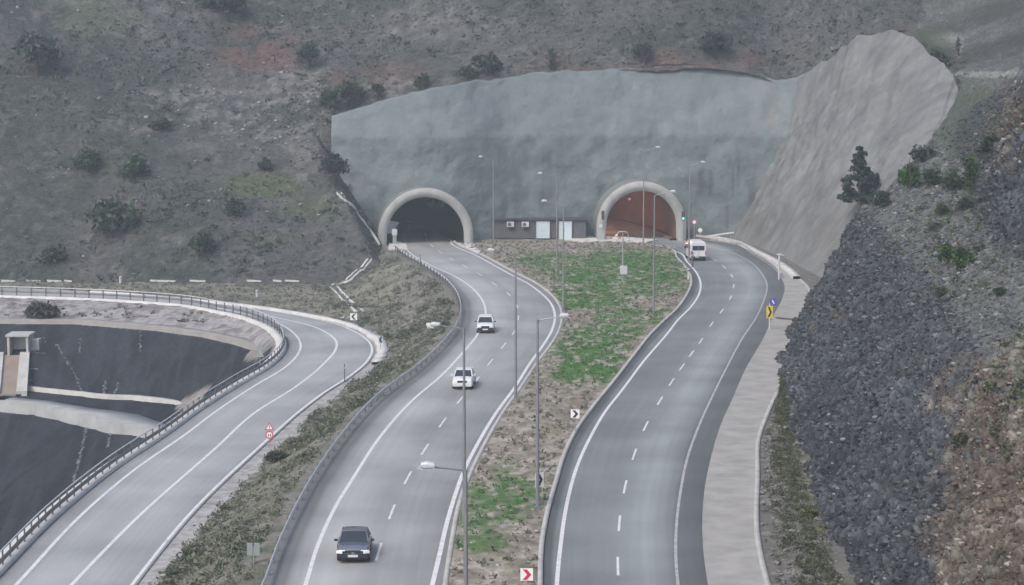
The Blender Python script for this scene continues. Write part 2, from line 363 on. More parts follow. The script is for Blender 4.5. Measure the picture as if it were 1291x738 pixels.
ry = np.array([r[0] for r in ROWS], float); fx = [pchip(ry, [r[k+1][0] for r in ROWS]) for k in range(6)]; fz = [pchip(ry, [r[k+1][1] for r in ROWS]) for k in range(6)]
def cutpatch(Yv, tv):
    """tv in 0..5 column coordinate"""
    XS = np.stack([f(Yv) for f in fx], -1); ZS = np.stack([f(Yv) for f in fz], -1)
    k = np.clip(np.floor(tv).astype(int), 0, 4); t = tv-k
    g = lambda A: A[:, k]*(1-t) + A[:, k+1]*t
    return g(XS), g(ZS)
tv = np.concatenate([np.linspace(-.05, 1, 78)[:-1], np.linspace(1, 3, 96)[:-1], np.linspace(3, 5, 84)])
yv = np.concatenate([np.arange(60, 68, 1.0), np.arange(68, 215, .24), np.arange(215, 331, .6)])
Xc, Zc = cutpatch(yv, tv); ker = np.array([1, 2, 3, 2, 1])/9.
Xp = np.pad(Xc, ((0, 0), (2, 2)), 'edge'); Zp = np.pad(Zc, ((0, 0), (2, 2)), 'edge')
Xc = sum(Xp[:, i:i+Xc.shape[1]]*ker[i] for i in range(5)); Zc = sum(Zp[:, i:i+Zc.shape[1]]*ker[i] for i in range(5))
Yc = np.repeat(yv[:, None], len(tv), 1); Tm = np.repeat(tv[None], len(yv), 0)
face = np.maximum(1-sm(.85, 1.2, Tm), sm(2.9, 3.15, Tm)*(1-sm(250, 285, Yc)*.6)*(1-.5*sm(4.2, 5, Tm)))
m1 = fbm(Xc*.12, Yc*.12, Zc*.12, 4, 51); m2 = fbm(Xc*.6, Yc*.6, Zc*.6, 3, 53)
brown0 = patch_mask(Xc, Yc, Zc, [(1250,640,85,150,1),(1290,520,85,110,1),(1230,490,60,70,.6),(1225,700,75,80,.9)])
face = np.maximum(face, .75*sm(.3, .7, brown0+.2*m2))
# bedding coordinate: tilted beds
B = (Zc*.9 - Xc*.5 + Yc*.12)*1.5 + 2.2*fbm(Xc*.09, Yc*.07, Zc*.09, 2, 47)
wx, wy, wz = (Xc*.8, Yc*.6, B*1.5)
f1, e1, c1 = worley(wx*.6, wy*.6, wz*.6, 3); f2, e2, c2 = worley(wx*2.0, wy*1.9, wz*1.9, 9); f3, e3, c3 = worley(wx*4.8, wy*4.6, wz*4.2, 19)
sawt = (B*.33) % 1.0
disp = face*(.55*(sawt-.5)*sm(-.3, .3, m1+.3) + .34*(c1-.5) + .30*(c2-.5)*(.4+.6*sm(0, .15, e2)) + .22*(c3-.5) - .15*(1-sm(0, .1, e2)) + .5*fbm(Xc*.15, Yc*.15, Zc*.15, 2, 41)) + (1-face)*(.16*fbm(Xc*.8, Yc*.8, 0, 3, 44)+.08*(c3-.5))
nx = np.gradient(Zc, axis=1); nz = -np.gradient(Xc, axis=1); nl = np.hypot(nx, nz)+1e-6
Xd = Xc - disp*np.abs(nx/nl); Zd = Zc + disp*np.abs(nz/nl); Yd = Yc + .12*(c2-.5)*face
m1 = fbm(Xc*.12, Yc*.12, Zc*.12, 4, 51); m2 = fbm(Xc*.6, Yc*.6, Zc*.6, 3, 53)
C = np.zeros(Xc.shape+(3,)) + np.array((.088, .09, .098))
C = C*(.55+.85*c2[..., None])*(.65+.7*c3[..., None]); C = mixc(C, (.21, .21, .21), sm(.88, .95, c3)*.8); C = mixc(C, (.035, .036, .04), (1-sm(0, .07, e2))*.6)
brown = patch_mask(Xc, Yc, Zc, [(1250,640,85,150,1),(1290,520,85,110,1),(1230,490,60,70,.6),(1225,700,75,80,.9),(1275,160,40,90,.45),(1255,110,50,50,.4),(1200,60,60,40,.3)]); brown = sm(.15, .95, brown+.75*m2+.6*m1)*.95
bc = np.zeros(Xc.shape+(3,)) + np.array((.155, .118, .09)); bc = mixc(bc, (.09, .085, .055), sm(0, .4, m1)*.8); bc = mixc(bc, (.27, .24, .19), sm(.82, .9, c2)*.7); bc = bc*(.75+.5*c3[..., None])
C = C*(1-brown[..., None]) + bc*brown[..., None]
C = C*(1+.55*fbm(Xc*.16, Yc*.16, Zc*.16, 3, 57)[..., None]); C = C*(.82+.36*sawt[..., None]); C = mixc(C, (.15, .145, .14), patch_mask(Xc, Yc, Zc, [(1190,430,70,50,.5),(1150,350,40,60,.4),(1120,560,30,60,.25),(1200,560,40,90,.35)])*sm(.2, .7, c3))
bench = sm(.9, 1.35, Tm+.25*m2)*(1-sm(2.85, 3.1, Tm+.15*m2)); bench = np.maximum(bench, sm(236, 262, Yc)*sm(.8, 1.4, Tm)*.85)
gc = np.zeros(Xc.shape+(3,)) + np.array((.20, .195, .17)); gc = mixc(gc, (.135, .148, .10), sm(-.1, .3, m1+.4*m2)*.8); gc = mixc(gc, (.21, .20, .17), sm(.15, .5, m2)*.5)
gc = mixc(gc, (.36, .34, .3), sm(.9, .95, c3)*.8)
C = C*(1-bench[..., None]*(1-brown[..., None]*.6)) + gc*(bench*(1-brown*.6))[..., None]
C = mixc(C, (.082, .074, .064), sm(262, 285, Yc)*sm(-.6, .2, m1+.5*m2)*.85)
C = mixc(C, (.42, .39, .34), patch_mask(Xc, Yc, Zc, [(1240,93,70,4,.9),(1195,52,22,10,.7),(1208,60,8,16,.6)])); C = mixc(C, (.085, .11, .055), patch_mask(Xc, Yc, Zc, [(1170,62,40,26,.7),(1215,150,60,50,.5)]))
C = C*np.array((.56,.61,.63))*(1+.35*brown[..., None])
cut = prop(npmesh('hill', np.stack([Xd, Yd, Zd], -1), gridQ(len(yv), len(tv)), M_rock, C.reshape(-1, 3)), 'blasted dark rock cut with a sloping grassy bench on top', kind='structure')

# gravel verge between the concrete apron and the rock foot
ys = np.arange(60, 300, .5); u = np.linspace(0, 1, 18); A = AP(ys); B_ = np.interp(ys, ry, [r[1][0] for r in ROWS])+1.6
X = A[:, None]*(1-u)+np.maximum(B_, A+1)[:, None]*u; Y = np.repeat(ys[:, None], 18, 1)
n2 = fbm(X*1.2, Y*1.2, 0, 3, 61); n1 = fbm(X*.3, Y*.3, 0, 3, 63); Z = .02 + .1*sm(0, .3, u)[None]*(n2+1) + .25*sm(.6, 1, u)[None]
C = mixc(np.zeros(X.shape+(3,))+np.array((.15, .145, .13)), (.115, .118, .072), sm(.35, .6, u)[None]*sm(-.5, .2, n1+.3*n2)*.9*(Y < 175)); C = mixc(C, (.28, .27, .25), sm(.25, .5, n2)*.6)
prop(npmesh('verge', np.stack([X, Y, Z], -1), gridQ(len(ys), 18), M_bank, C.reshape(-1, 3), smooth=True), 'gravel verge at the foot of the rock', kind='structure')

# ---- roads
def road_mat(name, base, ramp, rough=.8):
    """asphalt whose tone across the carriageway (u in metres from the left) follows real wear bands"""
    m = bpy.data.materials.new(name); m.use_nodes = True; n = m.node_tree.nodes; l = m.node_tree.links; b = n['Principled BSDF']
    b.inputs['Roughness'].default_value = rough; b.inputs['Specular IOR Level'].default_value = .35
    uv = n.new('ShaderNodeUVMap'); sp = n.new('ShaderNodeSeparateXYZ'); l.new(uv.outputs[0], sp.inputs[0])
    mp = n.new('ShaderNodeMapping'); mp.inputs['Scale'].default_value = (26, .035, 1); l.new(uv.outputs[0], mp.inputs[0])
    wob = n.new('ShaderNodeTexNoise'); wob.inputs['Scale'].default_value = .06; l.new(uv.outputs[0], wob.inputs[0])
    ma = n.new('ShaderNodeMath'); ma.operation = 'MULTIPLY_ADD'; ma.inputs[1].default_value = .05; l.new(wob.outputs[0], ma.inputs[0]); l.new(sp.outputs[0], ma.inputs[2])
    r = n.new('ShaderNodeValToRGB'); e = r.color_ramp.elements
    for q, (p, v) in enumerate(ramp):
        el = e[q] if q < 2 else e.new(p)
        el.position = p; el.color = (base[0]*v, base[1]*v, base[2]*v, 1)
    l.new(ma.outputs[0], r.inputs[0])
    t = n.new('ShaderNodeTexNoise'); t.inputs['Scale'].default_value = 1; t.inputs['Detail'].default_value = 5; l.new(mp.outputs[0], t.inputs[0])
    t2 = n.new('ShaderNodeTexNoise'); t2.inputs['Scale'].default_value = .12; t2.inputs['Detail'].default_value = 6; tc = n.new('ShaderNodeTexCoord'); l.new(tc.outputs['Object'], t2.inputs[0])
    t3 = n.new('ShaderNodeTexNoise'); t3.inputs['Scale'].default_value = 14; t3.inputs['Detail'].default_value = 3; l.new(tc.outputs['Object'], t3.inputs[0])
    cur = r.outputs[0]
    for tt, lo, hi in ((t, .94, 1.06), (t2, .80, 1.18), (t3, .88, 1.12)):
        mr = n.new('ShaderNodeMapRange'); mr.inputs[1].default_value = .3; mr.inputs[2].default_value = .7; mr.inputs[3].default_value = lo; mr.inputs[4].default_value = hi; l.new(tt.outputs[0], mr.inputs[0])
        vm = n.new('ShaderNodeVectorMath'); vm.operation = 'SCALE'; l.new(cur, vm.inputs[0]); l.new(mr.outputs[0], vm.inputs['Scale']); cur = vm.outputs[0]
    l.new(cur, b.inputs['Base Color'])
    bp = n.new('ShaderNodeBump'); bp.inputs['Strength'].default_value = .25; bp.inputs['Distance'].default_value = .01; l.new(t3.outputs[0], bp.inputs['Height']); l.new(bp.outputs[0], b.inputs['Normal'])
    return m
def ribbon(name, fa, fb, y0, y1, z, mat, step=.6, nc=3, label=None, kind='structure', rise=None):
    ys = np.arange(y0, y1, step); a, b = fa(ys), fb(ys); u = np.linspace(0, 1, nc)
    X = a[:, None]*(1-u)+b[:, None]*u; Y = np.repeat(ys[:, None], nc, 1)
    mid = (a+b)/2; s = np.concatenate([[0], np.cumsum(np.hypot(np.diff(mid), np.diff(ys)))])
    UV = np.stack([np.repeat(u[None], len(ys), 0), np.repeat(s[:, None], nc, 1)], -1).reshape(-1, 2)
    Z = np.full(X.shape, z)
    return prop(npmesh(name, np.stack([X, Y, Z], -1), gridQ(len(ys), nc), mat, uv=UV, smooth=True), label, kind=kind)
A_L = road_mat('asphalt_main', (.31, .315, .31), [(0, .48), (.13, .52), (.17, .85), (.26, 1.1), (.36, 1.16), (.46, 1.08), (.58, .9), (.72, .98), (.84, .88), (.93, .8), (1, .66)])
A_R = road_mat('asphalt_right', (.215, .235, .238), [(0, .42), (.07, .45), (.095, .8), (.25, .86), (.42, .9), (.55, 1.1), (.66, 1.32), (.76, 1.1), (.83, .85), (.86, .62), (1, .52)])
A_O = road_mat('asphalt_old', (.325, .335, .335), [(0, .75), (.1, .85), (.3, 1.05), (.5, .98), (.7, 1.04), (.9, .95), (1, .9)])
ribbon('road', GL, KL, 60, 372, 0.0, A_L, nc=5, label='left highway carriageway leading out of the left tunnel')
ribbon('road', KR, RE, 60, 372, 0.004, A_R, nc=5, label='right highway carriageway leading into the right tunnel')
ribbon('road', lambda y: A1(y)-1.2, lambda y: A2(y)+.25, 60, 278, ZL, A_O, nc=4, label='old two lane road curving away below the highway')

def stripe(fn, y0, y1, z, w, label, name='road_marking', mat=None, fade=None):
    ys = np.arange(y0, y1, .5); x = fn(ys); t = np.stack([np.gradient(x), np.gradient(ys)], -1); t /= np.linalg.norm(t, axis=1)[:, None]
    nx, ny = t[:, 1]*w/2, -t[:, 0]*w/2
    V = np.stack([np.stack([x-nx, ys-ny, np.full(len(ys), z)], -1), np.stack([x+nx, ys+ny, np.full(len(ys), z)], -1)], 1)
    return prop(npmesh(name, V, gridQ(len(ys), 2), mat or M_line), label, kind='structure')
M_linef = nmat('worn_paint', [(.22, .22, .225), (.36, .36, .37), (.5, .5, .5)], 2.2, .6, lo=.25, hi=.65)
stripe(L1, 62, 330, .012, .22, 'left white edge line of the left carriageway')
stripe(L2, 62, 330, .012, .25, 'right white edge line of the left carriageway')
stripe(R1, 62, 330, .014, .22, 'left white edge line of the right carriageway')
stripe(R2, 62, 330, .014, .16, 'right worn white edge line of the right carriageway', mat=M_linef)
stripe(A1, 62, 276, ZL+.012, .24, 'left white edge line of the old road')
stripe(AC, 62, 276, ZL+.012, .24, 'solid white centre line of the old road')
stripe(A2, 62, 276, ZL+.012, .22, 'right white edge line of the old road')
def dashes(fn, pix, z, label, mat=None):
    ys = sorted(gnd(0, p)[1] for p in pix)
    V, Q = [], []
    ext = [ys[0]-10.2*(k+1) for k in range(2)] + ys + [ys[-1]+10*(k+1) for k in range(5)]
    for yc in ext:
        yy = np.linspace(yc-2.0, yc+2.0, 5); x = fn(yy)
        for i in range(5):
            V += [(x[i]-.07, yy[i], z), (x[i]+.07, yy[i], z)]
            if i < 4: b = len(V)-2; Q.append((b, b+1, b+3, b+2))
    prop(npmesh('road_marking', V, Q, mat or M_line), label, kind='structure')
dashes(LC, [696,645.6,602.6,566.6,533,504,480,457,436,419,401,386,371,358,346,336], .012, 'dashed lane line of the left carriageway')
dashes(RC, [714,660,614,573,537.5,505.6,482,463,446,430,409,392.5,375.6,361,348,337], .014, 'dashed lane line of the right carriageway')

# ---- kerbs (swept box section)
def kerb(fn, y0, y1, off, w, z0, h, label, mat=M_conc, step=.8, name='kerb', kind='structure', jag=0):
    ys = np.arange(y0, y1, step); x = fn(ys)+off; t = np.stack([np.gradient(x), np.gradient(ys)], -1); t /= np.linalg.norm(t, axis=1)[:, None]
    if jag: w = w*(1+jag*vn(ys*.7, 0, 0, 4)) 
    prof = [(-.5, 0), (-.5, h), (.5, h), (.5, 0)]
    V = np.stack([np.stack([x+t[:, 1]*w*a, ys-t[:, 0]*w*a, np.full(len(ys), z0+b)], -1) for a, b in prof], 1)
    return prop(npmesh(name, V, gridQ(len(ys), 4), mat), label, kind=kind)
kerb(KL, 60, 303, .12, .26, -.05, .2, 'concrete kerb between the left carriageway and the median')
kerb(KR, 60, 309, -.12, .26, -.05, .2, 'concrete kerb between the median and the right carriageway')
# apron
ribbon('gutter', lambda y: RE(y)+.02, AP, 60, 306, .03, M_apron, nc=5, label='wide pale concrete drainage apron beside the right carriageway')
kerb(AP, 60, 248, -.1, .28, 0, .16, 'raised pale concrete edge of the drainage apron', mat=M_conc)
kerb(AP, 248, 306, -.4, .9, 0, .42, 'concrete footing at the base of the sprayed slope', mat=M_concw)

# ---- median
ys = np.concatenate([np.arange(60, 307, .45)]); u = np.linspace(0, 1, 60); a, b = KL(ys)+.25, KR(ys)-.25
X = a[:, None]*(1-u)+b[:, None]*u; Y = np.repeat(ys[:, None], 60, 1)
n1 = fbm(X*.4, Y*.3, 0, 4, 71); n2 = fbm(X*1.6, Y*.9, 0, 3, 73); edge = np.sin(np.pi*u)[None]**.5
Z = .1 + .10*edge*(1+n1) + .09*edge*n2
GREEN = [(800,335,95,22,1),(775,350,90,22,1),(745,375,60,22,1),(800,400,70,16,.8),(745,440,60,26,1),(735,465,45,24,1),(770,420,50,14,.9),(820,360,55,16,.8),(700,330,55,14,.9),(640,625,52,22,.85),(620,648,45,20,.8),(610,685,40,14,.7),(600,665,22,26,.7),(640,600,20,20,.5)]
gm = patch_mask(X, Y, Z, GREEN)*sm(-.6, .15, n2+.5*n1)*(.72+.28*sm(-.3, .3, fbm(X*2.5, Y*1.4, 0, 3, 78)))
C = np.zeros(X.shape+(3,)) + np.array((.235, .21, .175)); C = mixc(C, (.14, .128, .10), sm(0, .4, n2)*.85); C = mixc(C, (.34, .315, .28), sm(-.1, -.5, n2)*.8)
C = mixc(C, (.17, .16, .10), sm(0, .4, n1)*.4); C = C*1.22; C = mixc(C, (.046, .145, .028), gm)
prop(npmesh('ground', np.stack([X, Y, Z], -1), gridQ(len(ys), 60), M_bank, C.reshape(-1, 3), smooth=True), 'stony median between the carriageways with patches of grass', kind='structure')
# concrete forecourt in front of the service building
def slab(name, pts, z0, z1, mat, label=None, kind=None, cat=None, parent=None):
    bm = bmesh.new(); a = [bm.verts.new((x, y, z0)) for x, y in pts]; b = [bm.verts.new((x, y, z1)) for x, y in pts]; n = len(pts)
    bm.faces.new(a); bm.faces.new(b)
    for i in range(n): bm.faces.new((a[i], a[(i+1) % n], b[(i+1) % n], b[i]))
    return prop(bmobj(name, bm, mat, parent), label, cat, kind=kind)
slab('pavement', [gnd(618,302.5), gnd(700,303), gnd(735,308), gnd(770,306.5), gnd(815,308), gnd(829,305), (14.5, 309), (-3, 310)], 0, .34, M_concw, 'pale concrete forecourt in front of the service building', 'structure')

# ---- dam berm ribbons, following the crest at fixed distances
def offset_curve(P, d, y_min=150):
    P = np.array(P); seg = []
    q = np.vstack([P[i]+(P[i+1]-P[i])*t for i in range(len(P)-1) for t in np.linspace(0, 1, 12, endpoint=False)])
    t = np.gradient(q, axis=0); t /= np.linalg.norm(t, axis=1)[:, None]
    for _ in range(6): t[1:-1] = (t[:-2]+t[1:-1]+t[2:])/3
    n = np.stack([t[:, 1], -t[:, 0]], -1); return q + n*d
def bermstrip(name, d0, d1, z, h, mat, label):
    a, b = offset_curve(crest, d0), offset_curve(crest, d1)
    if d0 > 5:
        q = offset_curve(crest, 0.); nn = (offset_curve(crest, 1.)-q)
        for _ in range(5): a = q+nn*(d0-DWARP(a[:, 0]))[:, None]; b = q+nn*(d1-DWARP(b[:, 0]))[:, None]
    k = [i for i in range(len(a)) if a[i, 0] > -150 and b[i, 0] < A1(b[i, 1])-3.4 and b[i, 1] > 150]; a, b = a[k], b[k]
    V = np.stack([np.c_[a, np.full(len(a), z-.8)], np.c_[a, np.full(len(a), z+h)], np.c_[b, np.full(len(a), z+h)], np.c_[b, np.full(len(a), z-2.4)]], 1)
    return prop(npmesh(name, V, gridQ(len(a), 4), mat), label, kind='structure')
bermstrip('kerb', 11.4, 12.0, -10.8, .5, M_conc, 'pale kerb along the top of the dam berm')
bermstrip('path', 16.4, 18.9, -10.95, .25, nmat('berm_concrete', [(.25,.26,.26),(.36,.37,.37)], .5, .9), 'concrete maintenance track on the dam berm')
bermstrip('path', -1.6, .6, -4.25, .12, nmat('track_sand', [(.22,.215,.205),(.30,.29,.27)], .6, .95, .3, 6), 'sandy track along the crest of the dam slope')
# concrete parapet strip on the outer edge of the old road
kerb(lambda y: A1(y)-2.0, 62, 276, 0, 1.1, ZL-.5, .62, 'pale concrete shoulder under the old road guardrail', mat=M_concw, jag=0)
prop(slab('pavement', [(-28.2, 158), (-29.0, 155), (-30.6, 122), (-31.5, 100), (-29.2, 100), (-28.9, 122)], ZL-1.2, ZL-.1, M_concw, 'pale concrete ledge outside the old road guardrail', 'structure'))

# ------------------------------------------------------------------ sprayed concrete walls
RINGS = [dict(x=(537-CX)/8.72, y=296.5, r=5.6, R=6.9, h=1.25, yaw=math.radians(-7), ln=M_linL), dict(x=(809-CX)/8.56, y=303.0, r=5.25, R=6.65, h=2.1, yaw=math.radians(-4), ln=M_linR)]
xs = np.arange(-26.5, 46, .42); zz = np.linspace(0, 1, 70)
_wy = pchip([-30, -24, -18, -12, -8, -4, -2, 5, 12, 60], [303, 301, 299.8, 299.6, 300.6, 303.0, 304.2, 306, 307.4, 308.4])
def wallY(x, z): return _wy(x) + .06*z + .42*np.clip(z-15.3, 0, 99)
top = Tx(xs)+.35+.25*vn(xs*.35, 3)+.12*vn(xs*1.3, 7)
X = np.repeat(xs[None], 70, 0); Z = -.3 + (top[None]+.3)*zz[:, None]
n1 = fbm(X*.22, 0*X, Z*.22, 4, 81); n2 = fbm(X*.9, 0*X, Z*.35, 3, 83); n3 = fbm(X*2.2, 0*X, Z*.12, 2, 85)
Yw = wallY(X, Z) + .55*n1 + .18*n2 + .9*sm(36, 45, X)*fbm(X*.5, 0*X, Z*.2, 3, 87)
lower = 1-sm(13.6, 17.2, Z+2.6*n1+1.2*n2)
C = np.zeros(X.shape+(3,)) + np.array((.165, .195, .205)); C = mixc(C, (.155, .195, .197), lower*.95)
C = mixc(C, (.11, .125, .13), sm(.05, .45, n2+.4*n3)*lower*.55); C = mixc(C, (.22, .255, .255), sm(.2, .55, n1)*.35)
C = mixc(C, (.22, .2, .175), sm(30, 42, X)*sm(-.1, .3, n2)*.3); C = mixc(C, (.06, .065, .07), sm(.28, .5, n3+.3*n2)*sm(24, 30, X)*(1-sm(9, 14, Z))*.4)
C = mixc(C, (.10, .115, .12), (1-sm(2.5, 4, np.abs(X-1.6)))*sm(3, 4, Z)*(1-sm(6.4, 7.6, Z))*sm(0, .2, vn(X*1.9, 3))*.6)
# pale streaks of lime above each ring
for r in RINGS: C = mixc(C, (.27, .30, .295), (1-sm(3, 11, np.abs(X-r['x']+1.0)))*sm(7, 9, Z)*(1-sm(9.5, 14, Z))*(.25+.4*sm(-.2, .4, n2)))
xm, zm = (X[:-1, :-1]+X[1:, 1:])/2, (Z[:-1, :-1]+Z[1:, 1:])/2; keep = np.ones(xm.shape, bool)
for r in RINGS:
    Rm = r['R']-.5
    xb = r['x'] + math.sin(r['yaw'])*(float(_wy(r['x']))-r['y'])
    keep &= ~(((np.hypot(xm-xb, zm-r['h']) < Rm)) | ((np.abs(xm-xb) < Rm) & (zm < r['h'])))
X = np.vstack([X, X[-1:], X[-1:]]); Z = np.vstack([Z, Z[-1:]+.0, Z[-1:]-.5]); Yw = np.vstack([Yw, (Yw[-1:]+YT)/2, np.full((1, len(xs)), YT+2.5)]); C = np.vstack([C, C[-1:], C[-1:]]); keep = np.vstack([keep, np.ones((2, len(xs)-1), bool)])
wall = prop(npmesh('retaining_wall', np.stack([X, Yw, Z], -1), gridQ(72, len(xs), keep), M_shot, C.reshape(-1, 3), smooth=True), 'grey green sprayed concrete headwall around both tunnel mouths', 'retaining wall')

# right sprayed slope (columns: foot -> top)
SH = [((32.8,309,-.3),(43.5,313,23.6)), ((34,300,-.3),(44.5,310,25)), ((35.2,288,-.3),(46.8,303,27.2)), ((36.3,273,-.3),(49.9,297,29.9)), ((36.9,258,-.3),(53.9,288,30.4)), ((37.2,243,-.3),(55.6,279,27.9)), ((37.6,225,-.3),(57,269,24.6)), ((41,222,-.3),(57.3,262,20.2)),((46,224,-.3),(57.6,250,16))]
us = np.linspace(0, len(SH)-1, 190); vs = np.linspace(0, 1, 110); ii = np.arange(len(SH))
P0 = np.stack([pchip(ii, [s[0][k] for s in SH])(us) for k in range(3)], -1); P1 = np.stack([pchip(ii, [s[1][k] for s in SH])(us) for k in range(3)], -1)
P1[:, 2] += .22*vn(us*3.5, 5)+.22*vn(us*9, 8)
bul = np.sin(np.pi*vs)*1.0
P = P0[None]*(1-vs[:, None, None]) + P1[None]*vs[:, None, None]
P[..., 0] += bul[:, None]*1.0*(1-.0*us)[None]; P[..., 2] += bul[:, None]*-.3
uu = np.repeat((us*6+0)[None], 110, 0) + vs[:, None]*5.0; vv = np.repeat(vs[:, None], 190, 1)
g1 = fbm(uu*.25, vv*1.8, 0, 4, 101); g2 = fbm(uu*.8, vv*4, 0, 3, 103); g3 = fbm(uu*2.5, vv*11, 0, 2, 105)
qa = P[..., 1]*.10+P[..., 2]*.05; qb = P[..., 2]*.13-P[..., 1]*.05; g1 = fbm(qa, qb, 0, 3, 101); g2 = fbm(qa*3.2, qb*2.2, 0, 3, 103); g3 = fbm(qa*11, qb*8, 0, 2, 105)
dd = .9*g1 + .38*g2 + .22*g3
P[..., 0] -= dd*.8*np.sin(np.pi*np.clip(vv*.9+.1, 0, 1)); P[..., 2] += dd*.35*np.sin(np.pi*vv); P[..., 1] -= dd*.4*np.sin(np.pi*vv)
C = np.zeros(P.shape) + np.array((.30, .29, .272)); C = mixc(C, (.205, .2, .188), sm(0, .4, g2)*.6); C = mixc(C, (.36, .35, .33), sm(.0, -.4, g1)*.6); C = mixc(C, (.2, .165, .125), (1-sm(.05, .45, vv+.3*g1))*(1-sm(4.2, 6, us))[None]*.45)
C = mixc(C, (.4, .4, .385), (1-sm(.0, .16, vv+.1*g2))*.35)
C = C*np.array((.64,.685,.715))*(1+.16*g3[..., None]+.14*fbm(qa*2-qb*3, qb*.6+qa, 0, 3, 107)[..., None])
slope = prop(npmesh('retaining_wall', P, gridQ(110, 190), M_shot, C.reshape(-1, 3), smooth=True), 'tall pale beige sprayed concrete slope above the right carriageway bend', 'retaining wall')

# ------------------------------------------------------------------ ray placement on what has been built
dg = bpy.context.evaluated_depsgraph_get(); dg.update()
BV = {n: BVHTree.FromObject(o, dg) for n, o in dict(t=terrain, h=hill, c=cut, w=wall, s=slope).items()}
def hit(px, py, which='thcws'):
    d = raydir(px, py).normalized(); best = None
    for k in which:
        h = BV[k].ray_cast(Vector((0, 0, CH)), d)
        if h[0] is not None and (best is None or h[3] < best[3]): best = h
    return best[0] if best else None
def down(x, y, which='thc'):
    best = -1e9
    for k in which:
        h = BV[k].ray_cast(Vector((x, y, 200)), Vector((0, 0, -1)))
        if h[0] is not None: best = max(best, h[0].z)
    return best

# ------------------------------------------------------------------ foliage
def leafcloud(centres, radii, cols, per, size, seed=0, squash=.8, jitter=.25):
    """many small leaf quads spread through ellipsoid clumps; returns V, Q, C"""
    g = np.random.default_rng(seed); n = len(centres); centres = np.repeat(np.asarray(centres, float), per, 0); radii = np.repeat(np.asarray(radii, float), per); cols = np.repeat(np.asarray(cols, float), per, 0)
    N = n*per; d = g.normal(size=(N, 3)); d /= np.linalg.norm(d, axis=1)[:, None]; rr = radii*(g.random(N)**.45)*(.8+.4*g.random(N)); d[:, 2] *= squash
    P = centres + d*rr[:, None]
    a = g.normal(size=(N, 3)); a /= np.linalg.norm(a, axis=1)[:, None]; b = g.normal(size=(N, 3)); b -= a*(a*b).sum(1)[:, None]; b /= np.linalg.norm(b, axis=1)[:, None]
    s = (np.repeat(np.full(n, size) if np.isscalar(size) else np.asarray(size), per))*(.5+g.random(N)); a *= s[:, None]; b *= (s*.6)[:, None]
    V = np.stack([P-a, P-b*.8, P+a, P+b], 1).reshape(-1, 3); Q = np.arange(N*4).reshape(-1, 4)
    C = cols*(1-jitter+2*jitter*g.random((N, 1))); return V, Q, np.repeat(C, 4, 0)
def tree(name, px, py, hpx, wpx, col, label, cat='tree', group=None, which='thcws', seed=0, shape='round', per=34, trunk=.25):
    p = hit(px, py, which) if not isinstance(px, Vector) else px
    if p is None: return
    s = F/(p.y*CT); h, w = hpx/s*1.1, wpx/s*1.15; g = np.random.default_rng(seed+11); r = empty(name, p - Vector((0, 0, .1)), 0, label, cat, group)
    bm = bmesh.new(); top = Vector((g.normal()*.05*h, g.normal()*.05*h, h*.85)); tube(bm, [(0, 0, -.2), top*.4+Vector((.03*h, 0, 0)), top], [.035*h+.02, .024*h+.01, .006*h], 7)
    nl = 7 if shape != 'pine' else 0
    for k in range(nl):
        a = k*2.4; z0 = h*(.2+.5*k/nl); tube(bm, [(0, 0, z0), (math.cos(a)*w*.3, math.sin(a)*w*.3, z0+h*.2)], [.014*h, .004*h], 5)
    bmobj('trunk', bm, flat('bark', (.09, .075, .06), .95) if 'bark' not in MATS else MATS['bark'], r)
    cs, rs = [], []; low = name == 'shrub'
    if shape == 'pine':
        for k in range(13):
            f = k/12; z = h*(.14+.84*f); rad = w*.5*(1-f)**.75*(.8+.5*g.random())+.05*h*0
            m = max(1, int(7*(1-f)+1))
            for q in range(m):
                a = g.random()*6.28; rr = rad*(.45+.55*g.random()); cs.append((math.cos(a)*rr, math.sin(a)*rr, z+rr*.25)); rs.append(w*(.09+.05*g.random()))
        sq = .6
    elif shape == 'column':
        for k in range(16): f = k/15; a = g.random()*6.28; rr = w*.22*g.random(); cs.append((math.cos(a)*rr, math.sin(a)*rr, h*(.1+.82*f))); rs.append(w*.3*(1-.6*f**2)*(.8+.4*g.random()))
        sq = 1.1
    else:
        for k in range(22):
            d = g.normal(size=3); d /= np.linalg.norm(d); d[2] = abs(d[2])*1.2-.35; q = .6*g.random()**.5
            cs.append((d[0]*w*.5*q*1.25, d[1]*w*.5*q*1.25, h*((.30 if low else .5) + (.6 if low else .46)*d[2]*q*1.2))); rs.append(w*(.13+.1*g.random()))
        sq = .85
    cc = np.array(col)*(1.25 if 262 < p.y else 1.1)*(.75+.55*g.random((len(cs), 1)))
    V, Q, C = leafcloud(cs, rs, cc, per, max(.045*w, .05)*1.15, seed, sq)
    npmesh('crown', V, Q, M_leaf, C, parent=r); return r

# scrub and stones over slopes: uncountable cover
def scatter_hill(n, x0, x1, y0, y1, fn, thr, seed, which):
    g = np.random.default_rng(seed); x = g.uniform(x0, x1, n*3); y = g.uniform(y0, y1, n*3); dn = fbm(x*.07, y*.07, 0, 3, seed)+.5*fbm(x*.4, y*.4, 0, 2, seed+1); k = dn+.5*(g.random(n*3)-.5) > thr
    x, y = x[k][:n], y[k][:n]; return x, y, g
x, y, g = scatter_hill(15000, -96, 64, 273, 352, None, -.3, 201, 'h'); z = hillz(x, y)
ok = ~((x > -19) & (y < YT+.5)) & ~((x > -26) & (y > YT-7) & (y < YT+.5)) & ~((x > 50)&(y<312)); x, y, z = x[ok], y[ok], z[ok]
sz = g.uniform(.16, .5, len(x))*(.8+1.0*(g.random(len(x)) > .9)); cc = np.array((.075, .084, .074))[None]*g.uniform(.7, 1.6, (len(x), 1)); cc[g.random(len(x)) < .3] = (.17, .165, .145); cc[g.random(len(x)) < .06] = (.07, .1, .04)
